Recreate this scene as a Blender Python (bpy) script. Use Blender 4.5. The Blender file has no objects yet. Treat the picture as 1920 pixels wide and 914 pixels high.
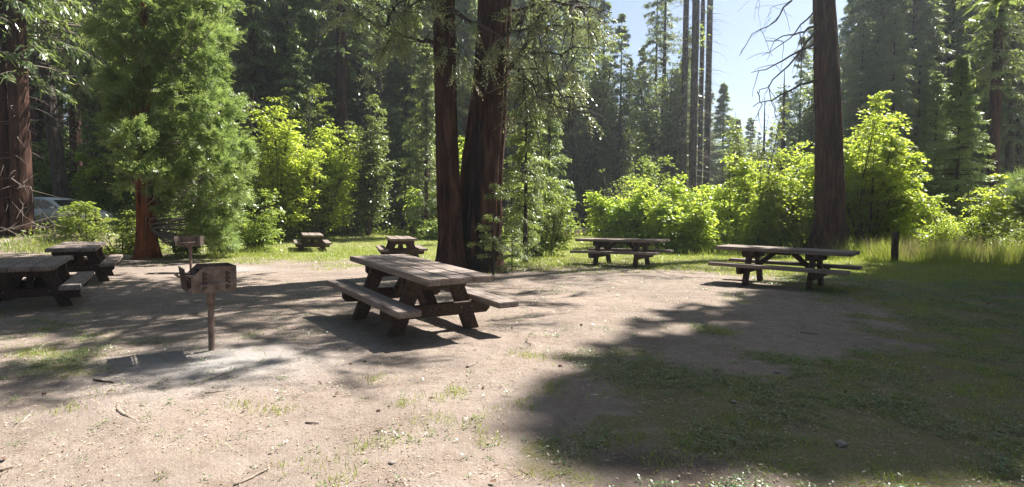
import bpy, math, random
import numpy as np
from mathutils import Matrix, Vector, Euler

# ------------------------------------------------------------ camera, light, exposure
F_PX, PITCH, ROLL, CAM_H = 1130.0, 0.0483, 0.0056, 1.505
HAZE = 0.0009
DENOISE = True
SUN_EL, SUN_AZ = math.radians(54.0), math.radians(50.0)      # azimuth from +Y towards +X
SUN_STRENGTH, SKY_STRENGTH, EXPOSURE = 5.0, 0.05, 1.65

scn = bpy.context.scene
cam_d = bpy.data.cameras.new('camera'); cam = bpy.data.objects.new('camera', cam_d)
scn.collection.objects.link(cam); scn.camera = cam
cam_d.sensor_width = 36.0; cam_d.lens = F_PX / 1920 * 36.0
cam_d.clip_start = 0.05; cam_d.clip_end = 3000
cam.matrix_world = Matrix.Translation((0, 0, CAM_H)) @ (Euler((math.pi/2 - PITCH, 0, 0)).to_matrix() @ Matrix.Rotation(ROLL, 3, 'Z')).to_4x4()
world = bpy.data.worlds.new('World'); scn.world = world; world.use_nodes = True
wn = world.node_tree; wn.nodes.clear()
sky = wn.nodes.new('ShaderNodeTexSky'); sky.sky_type = 'NISHITA'; sky.sun_disc = False
sky.sun_elevation = SUN_EL; sky.sun_rotation = SUN_AZ; sky.altitude = 1200; sky.air_density = 1.0; sky.dust_density = 3.2
bgn = wn.nodes.new('ShaderNodeBackground'); bgn.inputs[1].default_value = SKY_STRENGTH
wo = wn.nodes.new('ShaderNodeOutputWorld')
wn.links.new(sky.outputs[0], bgn.inputs[0]); wn.links.new(bgn.outputs[0], wo.inputs[0])
sun_d = bpy.data.lights.new('sun', 'SUN'); sun = bpy.data.objects.new('sun', sun_d); scn.collection.objects.link(sun)
sun_d.energy = SUN_STRENGTH; sun_d.angle = math.radians(0.55); sun_d.color = (1.0, 0.95, 0.87)
to_sun = Vector((math.sin(SUN_AZ)*math.cos(SUN_EL), math.cos(SUN_AZ)*math.cos(SUN_EL), math.sin(SUN_EL)))
sun.rotation_euler = to_sun.to_track_quat('Z', 'Y').to_euler(); sun.location = (20, 20, 40)
vs = scn.view_settings
vs.view_transform = 'Standard'; vs.look = 'None'; vs.gamma = 1.0; vs.exposure = EXPOSURE; vs.use_curve_mapping = False
cy = scn.cycles
cy.max_bounces = 6; cy.diffuse_bounces = 3; cy.glossy_bounces = 2; cy.transmission_bounces = 4; cy.transparent_max_bounces = 6
cy.volume_bounces = 0; cy.sample_clamp_indirect = 6.0; cy.use_denoising = DENOISE; cy.denoiser = 'OPENIMAGEDENOISE'; cy.denoising_prefilter = 'NONE'; cy.denoising_input_passes = 'RGB_ALBEDO_NORMAL'; cy.caustics_reflective = False; cy.caustics_refractive = False

col = scn.collection
R = np.random.default_rng
def sstep(a, b, x):
    t = np.clip((np.asarray(x, float) - a) / (b - a), 0, 1); return t*t*(3-2*t)

# ------------------------------------------------------------ numpy noise
def _h(ix, iy, s):
    n = (ix.astype(np.int64)*374761393 + iy.astype(np.int64)*668265263 + s*1442695041) & 0xffffffff
    n = ((n ^ (n >> 13)) * 1274126177) & 0xffffffff
    return ((n ^ (n >> 16)) & 0xffff) / 65535.0
def vnoise(x, y, s=0):
    x = np.asarray(x, float); y = np.asarray(y, float)
    ix = np.floor(x); iy = np.floor(y); fx = x-ix; fy = y-iy
    fx = fx*fx*(3-2*fx); fy = fy*fy*(3-2*fy)
    a = _h(ix, iy, s); b = _h(ix+1, iy, s); c = _h(ix, iy+1, s); d = _h(ix+1, iy+1, s)
    return (a*(1-fx)+b*fx)*(1-fy) + (c*(1-fx)+d*fx)*fy
def fbm(x, y, s=0, o=4):
    v = 0; a = .5; t = 0
    for i in range(o):
        v = v + a*vnoise(x*2**i, y*2**i, s+i*17); t += a; a *= .5
    return v/t

# ------------------------------------------------------------ terrain
TABLES = {  # x, y, angle, ground height
 'T1': (-1.253, 7.65, -0.991, .114), 'TR': (5.526, 12.231, -.68, .101), 'TM': (3.153, 17.294, -.573, .069),
 'TL2': (-9.543, 13.246, -1.052, .036), 'TL1': (-8.146, 10.24, -1.04, -.083), 'TF1': (-8.72, 26.233, -1.203, -.141), 'TF2': (-3.718, 20.093, -1.299, -.03)}
def gz(X, Y):
    X = np.asarray(X, float); Y = np.asarray(Y, float)
    sw = .12; sz = 0
    for x, y, a, z in TABLES.values():
        w = np.exp(-((X-x)**2 + (Y-y)**2)/6.5); sw = sw + w; sz = sz + w*z
    h = sz/sw
    g = 1/(1+np.exp((X+15)/3.0))
    h = h + g*.17*np.clip(Y-24, 0, 100)
    h = h + .14*sstep(29, 38, Y)*(1-g) + 9*sstep(66, 125, Y)*(1-g) 
    h = h + .05*(fbm(X*.25, Y*.25, 5, 3)-.5)*sstep(14, 22, np.hypot(X, Y)) + .010*(fbm(X*1.7, Y*1.7, 9, 3)-.5)
    return h
def gzf(x, y): return float(gz(x, y))
def ray(px, py):
    a = (px-960)/F_PX; b = (457-py)/F_PX
    a, b = a*math.cos(ROLL)-b*math.sin(ROLL), a*math.sin(ROLL)+b*math.cos(ROLL)
    cp, sp = math.cos(PITCH), math.sin(PITCH)
    return Vector((a, cp+b*sp, -sp+b*cp))
def pix(px, py, d):
    r = ray(px, py); r = r*(d/r.y); return Vector((r.x, r.y, r.z+CAM_H))
def gpt(px, py):                      # ground point seen at a pixel
    d = 5.0
    for _ in range(60):
        p = pix(px, py, d); g = gzf(p.x, p.y)
        k = (CAM_H-g)/max(CAM_H-p.z, 1e-3); d = d*(.5+.5*min(k, 3))
    p = pix(px, py, d); return Vector((p.x, p.y, gzf(p.x, p.y)))
def onpx(px, d): p = pix(px, 457, d); return Vector((p.x, p.y, gzf(p.x, p.y)))

# ------------------------------------------------------------ objects
def tag(o, label=None, cat=None, group=None, kind=None):
    if label: o['label'] = label
    if cat: o['category'] = cat
    if group: o['group'] = group
    if kind: o['kind'] = kind
    return o
def empty(name, loc=(0, 0, 0), rz=0.0, label=None, cat=None, group=None):
    o = bpy.data.objects.new(name, None); col.objects.link(o); o.empty_display_size = .2
    o.location = loc; o.rotation_euler = (0, 0, rz); return tag(o, label, cat, group)
def link(name, me, mat=None, parent=None):
    o = bpy.data.objects.new(name, me); col.objects.link(o)
    if mat is not None and not me.materials:
        for m in (mat if isinstance(mat, (list, tuple)) else [mat]): me.materials.append(m)
    if parent: o.parent = parent
    return o
def mesh_np(name, V, Fc, attr=None, smooth=False, mi=None):
    """V (n,3), Fc (m,k) all faces the same size; attr: float per vertex"""
    V = np.ascontiguousarray(V, np.float32); Fc = np.ascontiguousarray(Fc, np.int32)
    me = bpy.data.meshes.new(name); m, k = Fc.shape
    me.vertices.add(len(V)); me.vertices.foreach_set('co', V.ravel())
    me.loops.add(m*k); me.loops.foreach_set('vertex_index', Fc.ravel())
    me.polygons.add(m); me.polygons.foreach_set('loop_start', np.arange(0, m*k, k, dtype=np.int32))
    if mi is not None: me.polygons.foreach_set('material_index', np.asarray(mi, np.int32))
    me.polygons.foreach_set('use_smooth', np.full(m, smooth))
    me.update(calc_edges=True)
    if attr is not None:
        for nm, a in (attr if isinstance(attr, dict) else {'rnd': attr}).items():
            at = me.attributes.new(nm, 'FLOAT', 'POINT'); at.data.foreach_set('value', np.ascontiguousarray(a, np.float32))
    return me
class MB:                              # small polygon builder for made things
    def __init__(s): s.v = []; s.f = []; s.m = []
    def add(s, vs, fs, mi=0, M=None):
        n = len(s.v)
        for p in vs:
            p = Vector(p)
            if M is not None: p = M @ p
            s.v.append(tuple(p))
        for f in fs: s.f.append([i+n for i in f]); s.m.append(mi)
    def box(s, c, d, M=None, mi=0, ch=0.0):
        x, y, z = c; a, b, h = d[0]/2, d[1]/2, d[2]/2
        vs = [(x+i*a, y+j*b, z+k*h) for k in (-1, 1) for j in (-1, 1) for i in (-1, 1)]
        s.add(vs, [(0, 2, 3, 1), (4, 5, 7, 6), (0, 1, 5, 4), (2, 6, 7, 3), (0, 4, 6, 2), (1, 3, 7, 5)], mi, M)
    def prism(s, poly, y0, y1, M=None, mi=0):   # poly in x,z; extruded along y
        n = len(poly)
        vs = [(x, y0, z) for x, z in poly] + [(x, y1, z) for x, z in poly]
        s.add(vs, [list(range(n)), list(range(2*n-1, n-1, -1))] + [((i+1) % n, i, n+i, n+(i+1) % n) for i in range(n)], mi, M)
    def tube(s, pts, r, k=8, mi=0, M=None, cap=True):
        pts = [Vector(p) for p in pts]; rs = r if isinstance(r, (list, tuple)) else [r]*len(pts); vs = []
        up = Vector((0, 0, 1))
        for i, p in enumerate(pts):
            t = (pts[min(i+1, len(pts)-1)] - pts[max(i-1, 0)]).normalized()
            a = t.cross(up if abs(t.z) < .95 else Vector((1, 0, 0))).normalized(); b = t.cross(a)
            for j in range(k):
                q = 2*math.pi*j/k; vs.append(p + (a*math.cos(q)+b*math.sin(q))*rs[i])
        fs = [(i*k+j, i*k+(j+1) % k, (i+1)*k+(j+1) % k, (i+1)*k+j) for i in range(len(pts)-1) for j in range(k)]
        if cap: fs += [list(range(k))[::-1], [(len(pts)-1)*k+j for j in range(k)]]
        s.add(vs, fs, mi, M)
    def build(s, name, mat, parent=None, bevel=0.0, smooth=False, wob=0.0):
        me = bpy.data.meshes.new(name); V = s.v
        if wob:
            rr = random.Random(len(V)); V = [tuple(c+rr.uniform(-wob, wob) for c in p) for p in V]
        me.from_pydata(V, [], s.f); me.validate()
        for m in (mat if isinstance(mat, (list, tuple)) else [mat]): me.materials.append(m)
        if len(s.m) == len(me.polygons): me.polygons.foreach_set('material_index', s.m)
        if smooth: me.polygons.foreach_set('use_smooth', [True]*len(me.polygons))
        me.update()
        import bmesh
        bm = bmesh.new(); bm.from_mesh(me); bmesh.ops.recalc_face_normals(bm, faces=bm.faces)
        if bevel:
            bmesh.ops.bevel(bm, geom=[e for e in bm.edges if e.calc_face_angle(0) > .5], offset=bevel, segments=2, affect='EDGES', clamp_overlap=True)
        bm.to_mesh(me); bm.free()
        o = bpy.data.objects.new(name, me); col.objects.link(o)
        if parent: o.parent = parent
        return o
def copy_tree(o, parent=None):
    c = o.copy(); col.objects.link(c); c.parent = parent
    for ch in list(o.children): copy_tree(ch, c)
    return c

# ------------------------------------------------------------ materials
class NT:
    def __init__(s, name):
        s.m = bpy.data.materials.new(name); s.m.use_nodes = True; s.t = s.m.node_tree; s.t.nodes.clear()
        s.out = s.n('ShaderNodeOutputMaterial')
    def n(s, ty, **kw):
        x = s.t.nodes.new(ty)
        for k, v in kw.items(): setattr(x, k, v)
        return x
    def l(s, a, b): s.t.links.new(a, b)
    def tc(s, out='Object', scale=(1, 1, 1)):
        c = s.n('ShaderNodeTexCoord'); mp = s.n('ShaderNodeMapping'); mp.inputs['Scale'].default_value = scale
        s.l(c.outputs[out], mp.inputs[0]); return mp.outputs[0]
    def noise(s, vec, scale, detail=4, rough=.6, dist=0):
        x = s.n('ShaderNodeTexNoise'); x.inputs['Scale'].default_value = scale; x.inputs['Detail'].default_value = detail
        x.inputs['Roughness'].default_value = rough; x.inputs['Distortion'].default_value = dist
        if vec is not None: s.l(vec, x.inputs['Vector'])
        return x.outputs['Fac']
    def ramp(s, fac, stops):
        x = s.n('ShaderNodeValToRGB'); e = x.color_ramp.elements
        while len(e) < len(stops): e.new(.5)
        for i, (p, c) in enumerate(stops):
            e[i].position = p; e[i].color = (*(c if isinstance(c, (tuple, list)) else (c, c, c)), 1)
        if fac is not None: s.l(fac, x.inputs[0])
        return x.outputs[0]
    def mix(s, fac, a, b, mode='MIX'):
        x = s.n('ShaderNodeMix', data_type='RGBA', blend_type=mode)
        for sock, v in ((x.inputs[0], fac), (x.inputs[6], a), (x.inputs[7], b)):
            if isinstance(v, (int, float)): sock.default_value = v
            elif isinstance(v, tuple): sock.default_value = (*v, 1)
            else: s.l(v, sock)
        return x.outputs[2]
    def math(s, op, a, b=0.0):
        x = s.n('ShaderNodeMath', operation=op)
        for i, v in enumerate((a, b)):
            if isinstance(v, (int, float)): x.inputs[i].default_value = v
            else: s.l(v, x.inputs[i])
        return x.outputs[0]
    def attr(s, nm): x = s.n('ShaderNodeAttribute'); x.attribute_name = nm; return x.outputs['Fac']
    def pbsdf(s, colr, rough=.8, metal=0.0, bump=None, bs=.3, bd=.02, spec=.3):
        p = s.n('ShaderNodeBsdfPrincipled')
        if isinstance(colr, tuple): p.inputs['Base Color'].default_value = (*colr, 1)
        else: s.l(colr, p.inputs['Base Color'])
        if isinstance(rough, (int, float)): p.inputs['Roughness'].default_value = rough
        else: s.l(rough, p.inputs['Roughness'])
        p.inputs['Metallic'].default_value = metal; p.inputs['Specular IOR Level'].default_value = spec
        if bump is not None:
            b = s.n('ShaderNodeBump'); b.inputs['Strength'].default_value = bs; b.inputs['Distance'].default_value = bd
            s.l(bump, b.inputs['Height']); s.l(b.outputs[0], p.inputs['Normal'])
        s.l(p.outputs[0], s.out.inputs[0]); return s.m

def m_bark(name, cols, sx=5.0, sz=.35, bs=.8, bd=.06):
    t = NT(name); v = t.tc('Object', (sx, sx, sx*sz*.4))
    a = t.noise(v, 1.6, 6, .65, .6); b = t.noise(t.tc('Object', (1, 1, .6)), 1.2, 3, .6)
    c = t.ramp(a, [(.38, cols[0]), (.50, cols[1]), (.64, cols[2])])
    c = t.mix(t.ramp(b, [(.40, 0.0), (.70, .7)]), c, cols[3])
    return t.pbsdf(c, .95, 0, a, bs, bd, .1)
BARK_RED = m_bark('bark_reddish', ((.022, .012, .01), (.07, .036, .027), (.15, .08, .058), (.065, .04, .032)), 6, .3)
BARK_SEQ = m_bark('bark_sequoia', ((.07, .022, .012), (.22, .07, .03), (.36, .13, .06), (.20, .08, .04)), 6, .3)
BARK_GREY = m_bark('bark_grey', ((.03, .024, .022), (.075, .06, .053), (.15, .125, .11), (.07, .06, .055)), 6, .5)
BARK_CHAR = m_bark('bark_charred', ((.012, .01, .01), (.03, .024, .022), (.07, .05, .04), (.03, .022, .02)), 6, .3)
TWIG_DEAD = NT('dead_wood'); TWIG_DEAD = TWIG_DEAD.pbsdf(TWIG_DEAD.ramp(TWIG_DEAD.noise(TWIG_DEAD.tc('Object', (8, 8, 2)), 3), [(.3, (.12, .095, .08)), (.7, (.32, .27, .23))]), .9)
TWIG_DARK = NT('dark_twig'); TWIG_DARK = TWIG_DARK.pbsdf(TWIG_DARK.ramp(TWIG_DARK.noise(TWIG_DARK.tc('Object', (8, 8, 2)), 3), [(.3, (.04, .03, .025)), (.7, (.12, .09, .07))]), .9)

def m_leaf(name, stops, trans=.4, tcol=(.25, .36, .03), gloss=.06, obj=.25):
    """thin leaf: diffuse on the lit side, the same light coming through on the other"""
    t = NT(name); a = t.attr('rnd'); c = t.ramp(a, stops)
    if obj:
        oi = t.n('ShaderNodeObjectInfo'); hs = t.n('ShaderNodeHueSaturation')
        t.l(t.math('ADD', t.math('MULTIPLY', oi.outputs['Random'], .03), .485), hs.inputs['Hue'])
        t.l(t.math('ADD', t.math('MULTIPLY', oi.outputs['Random'], obj*2), 1-obj), hs.inputs['Value']); t.l(c, hs.inputs['Color']); c = hs.outputs[0]
    d = t.n('ShaderNodeBsdfDiffuse'); t.l(c, d.inputs[0])
    tr = t.n('ShaderNodeBsdfTranslucent'); t.l(t.mix(.6, c, tcol), tr.inputs[0])
    m1 = t.n('ShaderNodeMixShader'); m1.inputs[0].default_value = trans; t.l(d.outputs[0], m1.inputs[1]); t.l(tr.outputs[0], m1.inputs[2])
    g = t.n('ShaderNodeBsdfGlossy'); g.inputs['Roughness'].default_value = .38; g.inputs[0].default_value = (1, 1, 1, 1)
    m2 = t.n('ShaderNodeMixShader'); m2.inputs[0].default_value = gloss; t.l(m1.outputs[0], m2.inputs[1]); t.l(g.outputs[0], m2.inputs[2])
    t.l(m2.outputs[0], t.out.inputs[0]); return t.m
L_DARK = m_leaf('needles_dark', [(0, (.045, .07, .028)), (.6, (.10, .14, .052)), (.93, (.18, .215, .09)), (1, (.32, .24, .12))], .45, (.34, .44, .09), .09)
L_MID = m_leaf('needles_mid', [(0, (.07, .11, .034)), (.55, (.15, .21, .065)), (.93, (.24, .30, .11)), (1, (.38, .29, .15))], .48, (.50, .62, .12), .09)
L_CEDAR = m_leaf('cedar_sprays', [(0, (.12, .17, .07)), (.5, (.20, .25, .11)), (.8, (.30, .34, .18)), (.9, (.42, .32, .19)), (1, (.5, .32, .18))], .45, (.50, .58, .2), .12)
L_SEQ = m_leaf('sequoia_sprays', [(0, (.09, .145, .045)), (.5, (.19, .26, .085)), (.88, (.29, .36, .14)), (1, (.40, .34, .19))], .42, (.44, .58, .13), .06, .0)
L_BUSH = m_leaf('bright_leaves', [(0, (.12, .19, .03)), (.5, (.23, .32, .05)), (.85, (.34, .41, .08)), (1, (.42, .38, .12))], .6, (.78, .92, .10), .035)
L_BUSH2 = m_leaf('green_leaves', [(0, (.08, .13, .03)), (.5, (.15, .21, .045)), (.9, (.24, .29, .07)), (1, (.34, .28, .12))], .5, (.50, .60, .08), .04)
L_GRASS = m_leaf('grass_blades', [(0, (.13, .20, .03)), (.6, (.21, .28, .05)), (.85, (.30, .31, .09)), (1, (.40, .35, .17))], .45, (.5, .58, .08), .04, .0)
L_WEED = m_leaf('weed_leaves', [(0, (.07, .13, .04)), (.6, (.13, .2, .07)), (.85, (.2, .24, .09)), (1, (.34, .28, .14))], .3, (.22, .32, .06), .06, .0)
L_STRAW = m_leaf('dry_straw', [(0, (.30, .24, .14)), (.6, (.42, .34, .22)), (1, (.5, .42, .3))], .3, (.45, .36, .2), .04, .0)
L_LITTER = m_leaf('forest_litter', [(0, (.09, .055, .04)), (.35, (.24, .16, .11)), (.7, (.42, .32, .24)), (1, (.62, .52, .42))], .05, (.3, .2, .1), .03, .0)

def m_wood(name, c0, c1, c2, stain):
    t = NT(name); v = t.tc('Object', (1.2, 14, 14)); a = t.noise(v, 2.2, 6, .65, .3); b = t.noise(t.tc('Object', (1, 2, 2)), 2.2, 4, .6)
    c = t.ramp(a, [(.3, c0), (.5, c1), (.7, c2)]); c = t.mix(t.ramp(b, [(.45, 0.0), (.7, .55)]), c, stain)
    oi = t.n('ShaderNodeObjectInfo'); ge = t.n('ShaderNodeNewGeometry')
    k = t.math('ADD', t.math('MULTIPLY', oi.outputs['Random'], .35), t.math('MULTIPLY', ge.outputs['Random Per Island'], .45))
    c = t.mix(1.0, c, t.ramp(k, [(0, .72), (.8, 1.22)]), 'MULTIPLY')
    return t.pbsdf(c, .85, 0, a, .6, .008, .25)
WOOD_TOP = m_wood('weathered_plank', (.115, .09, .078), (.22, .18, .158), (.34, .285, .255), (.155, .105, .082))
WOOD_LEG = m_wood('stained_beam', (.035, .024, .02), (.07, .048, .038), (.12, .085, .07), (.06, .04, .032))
def m_metal(name, c0, c1, c2):
    t = NT(name); a = t.noise(t.tc('Object', (1, 1, 1)), 9, 6, .7); b = t.noise(t.tc('Object', (1, 1, .3)), 30, 4, .7)
    c = t.ramp(a, [(.3, c0), (.5, c1), (.7, c2)]); c = t.mix(t.math('MULTIPLY', b, .4), c, (.16, .10, .085))
    return t.pbsdf(c, .7, .25, b, .4, .003, .4)
RUST = m_metal('rusted_steel', (.07, .052, .045), (.18, .13, .11), (.32, .25, .22))
RUST_D = m_metal('sooty_steel', (.015, .013, .012), (.035, .028, .025), (.08, .05, .04))
BOLT = NT('bolt_steel').pbsdf((.4, .38, .36), .5, .8)
WHITE = NT('white_paint').pbsdf((.75, .77, .8), .25, 0, spec=.6)
GLASS = NT('tinted_glass').pbsdf((.03, .04, .045), .08, 0, spec=.8)
RUBBER = NT('tyre_rubber').pbsdf((.02, .02, .02), .8)
PLAST = NT('dark_plastic').pbsdf((.04, .04, .045), .5)
LAMP = NT('lamp_lens').pbsdf((.6, .6, .6), .15)
def m_stone(name, a, b):
    t = NT(name); n = t.noise(t.tc('Object'), 9, 5); return t.pbsdf(t.ramp(n, [(.3, a), (.7, b)]), .9, 0, n, .5, .01)
STONE = m_stone('pale_stone', (.18, .155, .14), (.34, .30, .27)); CONE = m_stone('cone_scales', (.05, .03, .02), (.16, .09, .06))
LOGW = m_bark('weathered_log', ((.16, .12, .10), (.32, .26, .22), (.46, .40, .35), (.3, .25, .21)), 3, .5)

# ------------------------------------------------------------ foliage and wood generators
def leaves(P, D, N, L, W, rnd):
    """diamond blades. P,D,N (n,3); L,W,rnd (n,)"""
    D = D/np.linalg.norm(D, axis=1, keepdims=True)
    S = np.cross(D, N); S /= np.maximum(np.linalg.norm(S, axis=1, keepdims=True), 1e-6)
    n = len(P); L = L[:, None]; W = W[:, None]
    M = P + D*L*.45
    V = np.empty((n, 4, 3), np.float32); V[:, 0] = P; V[:, 1] = M + S*W/2; V[:, 2] = P + D*L; V[:, 3] = M - S*W/2
    return V.reshape(-1, 3), np.arange(n*4).reshape(n, 4), np.repeat(rnd, 4)
def unit(r, n):
    v = r.normal(size=(n, 3)); return v/np.linalg.norm(v, axis=1, keepdims=True)
def tubes(P, Rr, k=4):
    """P (n,m,3), Rr (n,m) -> open tubes"""
    n, m, _ = P.shape
    T = np.gradient(P, axis=1); T /= np.maximum(np.linalg.norm(T, axis=2, keepdims=True), 1e-6)
    ref = np.where(np.abs(T[..., 2:3]) > .9, np.array([1., 0, 0]), np.array([0, 0, 1.]))
    A = np.cross(T, ref); A /= np.maximum(np.linalg.norm(A, axis=2, keepdims=True), 1e-6); B = np.cross(T, A)
    q = np.arange(k)*2*np.pi/k
    V = P[:, :, None, :] + (A[:, :, None, :]*np.cos(q)[None, None, :, None] + B[:, :, None, :]*np.sin(q)[None, None, :, None])*Rr[:, :, None, None]
    idx = np.arange(n*m*k).reshape(n, m, k); a = idx[:, :-1]; b = idx[:, 1:]
    Fq = np.stack([a, np.roll(a, -1, 2), np.roll(b, -1, 2), b], -1).reshape(-1, 4)
    return V.reshape(-1, 3), Fq
def cat(parts):
    V = []; Fq = []; A = []; n = 0
    for p in parts:
        V.append(p[0]); Fq.append(p[1]+n); n += len(p[0])
        if len(p) > 2: A.append(p[2])
    return (np.concatenate(V), np.concatenate(Fq)) + ((np.concatenate(A),) if A else ())
def trunk(path, seg=24, rings=60, ridge=.06, k=9, seed=0, flare=0.0, fh=1.0, lobes=5):
    """path: [(z, x, y, r)]; ridged, flared trunk"""
    path = np.array(path, float); z = np.linspace(0, 1, rings)**1.25*(path[-1, 0]-path[0, 0])+path[0, 0]
    x = np.interp(z, path[:, 0], path[:, 1]); y = np.interp(z, path[:, 0], path[:, 2]); r = np.interp(z, path[:, 0], path[:, 3])
    a = np.linspace(0, 2*np.pi, seg, endpoint=False) + np.pi/2
    Z, A = np.meshgrid(z, a, indexing='ij')
    zz = Z-path[0, 0]
    rid = np.abs(2*fbm(A*k/2, zz*.35, seed, 2)-1)
    fl = flare*np.exp(-np.maximum(zz, 0)/fh)*(1+.35*np.sin(A*lobes+seed))
    RR = r[:, None]*(1+ridge*(1-2*rid) + .05*(fbm(A*1.2, zz*.4, seed+3, 2)-.5)) + fl
    V = np.stack([x[:, None]+RR*np.cos(A), y[:, None]+RR*np.sin(A), Z], -1)
    idx = np.arange(rings*seg).reshape(rings, seg); i0 = idx[:-1]; i1 = idx[1:]
    Fq = np.stack([i0, np.roll(i0, -1, 1), np.roll(i1, -1, 1), i1], -1).reshape(-1, 4)
    return V.reshape(-1, 3), Fq
def conifer(seed, h, z0, rmax, nb=220, ns=16, m=4, bl=.32, bw=.07, droop=.35, rise=.15, tr=.3, shape=.8, lean=0, dead=0, gap=.25, top=.35, sag=.3):
    """returns (trunk mesh parts, foliage parts) for a tree of whorled, drooping boughs"""
    r = R(seed); t = np.sort(r.random(nb))**.9; zb = z0 + (h-z0)*t
    prof = np.where(t < .12, .65+.35*t/.12, 1.0)*(1-t)**shape + .03
    Lb = rmax*prof*r.uniform(.55, 1.12, nb); Lb *= np.where(r.random(nb) < gap, .45, 1)
    az = r.random(nb)*2*np.pi
    steps = np.linspace(0, 1, 6)
    def pos(tt, i):
        rr = Lb[i]*tt; zz = zb[i] + Lb[i]*(rise*tt*(1+zb[i]/h) - droop*tt*tt)
        wob = .12*Lb[i]*np.sin(tt*3+seed+i)
        return np.stack([np.cos(az[i])*rr - np.sin(az[i])*wob*tt, np.sin(az[i])*rr + np.cos(az[i])*wob*tt, zz], -1)
    I = np.repeat(np.arange(nb), 6).reshape(nb, 6); bp = pos(np.tile(steps, (nb, 1)), I)
    br = (np.maximum(.012, Lb*.012))[:, None]*(1.15-steps)[None]
    wood = [tubes(bp, br, 4)]
    nn = nb*ns; i = np.repeat(np.arange(nb), ns); tt = r.uniform(.12, 1, nn)**.75
    P = pos(tt, i); P2 = pos(np.minimum(tt+.05, 1.05), i); ax = P2-P; ax /= np.maximum(np.linalg.norm(ax, axis=1, keepdims=True), 1e-6)
    side = np.where(r.random(nn) < .5, -1, 1); sd = np.stack([-ax[:, 1], ax[:, 0], np.zeros(nn)], -1)*side[:, None]
    tw = ax*r.uniform(.3, .9, nn)[:, None] + sd*r.uniform(.3, 1, nn)[:, None]; tw[:, 2] -= r.uniform(0, sag*2, nn)
    tw /= np.linalg.norm(tw, axis=1, keepdims=True)
    tl = np.clip(Lb[i]*.32, .15, .9)*(1.2-tt*.75)*r.uniform(.5, 1.2, nn)
    crn = r.random(nb)[i]
    k = nn*m; j = np.repeat(np.arange(nn), m); u = np.tile(np.linspace(0, 1, m), nn)*r.uniform(.8, 1.1, k)
    Q = P[j] + tw[j]*(tl[j]*u)[:, None] + r.normal(size=(k, 3))*.03
    D = tw[j] + unit(r, k)*.65; D[:, 2] -= sag*.5
    N = np.tile([0, 0, 1.], (k, 1)) + r.normal(size=(k, 3))*.45
    rnd = np.clip(.55*r.random(k)+.45*crn[j]*np.where(r.random(k) < .97, 1, 2.2), 0, 1)
    fol = [leaves(Q, D, N, bl*r.uniform(.6, 1.3, k), bw*r.uniform(.6, 1.3, k), rnd)]
    tk = [trunk([(-.3, 0, 0, tr), (z0, lean*z0/h, 0, tr*.85), (h*.97, lean, 0, tr*.10)], 14, 40, .07, 9, seed, tr*.35, .5)]
    if dead:
        nd = dead; zd = r.uniform(max(1.2, h*.05), max(z0+.15*(h-z0), h*.55), nd); ad = r.random(nd)*2*np.pi; Ld = r.uniform(.4, 2.1, nd)
        s = np.linspace(0, 1, 5)[None]; kink = r.normal(size=(nd, 1))*.3
        dp = np.stack([np.cos(ad[:, None]+kink*s)*Ld[:, None]*s, np.sin(ad[:, None]+kink*s)*Ld[:, None]*s, zd[:, None]+Ld[:, None]*(.12*s-.45*s*s)], -1)
        wood.append(tubes(dp, .018*(1.1-s)*np.ones((nd, 1)), 3))
    return tk, wood, fol
def sprays(r, P, D, n, L, spread=.6, bl=.16, bw=.03, m=10, droop=.5, tint=None, flat=.35):
    """n feathery sprays per point: each a twig with blades down both sides"""
    k0 = len(P)*n; i = np.repeat(np.arange(len(P)), n)
    d = D[i] + r.normal(size=(k0, 3))*spread; d[:, 2] -= droop; d /= np.linalg.norm(d, axis=1, keepdims=True)
    b = P[i] + r.normal(size=(k0, 3))*.05; tl = L*r.uniform(.5, 1.3, k0)
    nrm = np.tile([0, 0, 1.], (k0, 1)) + r.normal(size=(k0, 3))*flat
    S = np.cross(d, nrm); S /= np.maximum(np.linalg.norm(S, axis=1, keepdims=True), 1e-6)
    k = k0*m; j = np.repeat(np.arange(k0), m); u = np.tile(np.linspace(.05, 1, m), k0)
    sg = np.tile(np.where(np.arange(m) % 2, 1., -1.), k0)
    Q = b[j] + d[j]*(tl[j]*u)[:, None]; Q[:, 2] -= (tl[j]*u*u)*droop*.4
    DD = d[j]*.8 + S[j]*sg[:, None]*.75 + r.normal(size=(k, 3))*.12; DD[:, 2] -= droop*.25
    c = (r.random(k0) if tint is None else tint[i]*.6+.4*r.random(k0))
    return leaves(Q, DD, nrm[j], bl*(1.15-.55*u)*r.uniform(.7, 1.2, k), bw*r.uniform(.7, 1.3, k), np.clip(c[j]*.75+.25*r.random(k), 0, 1))
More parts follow.
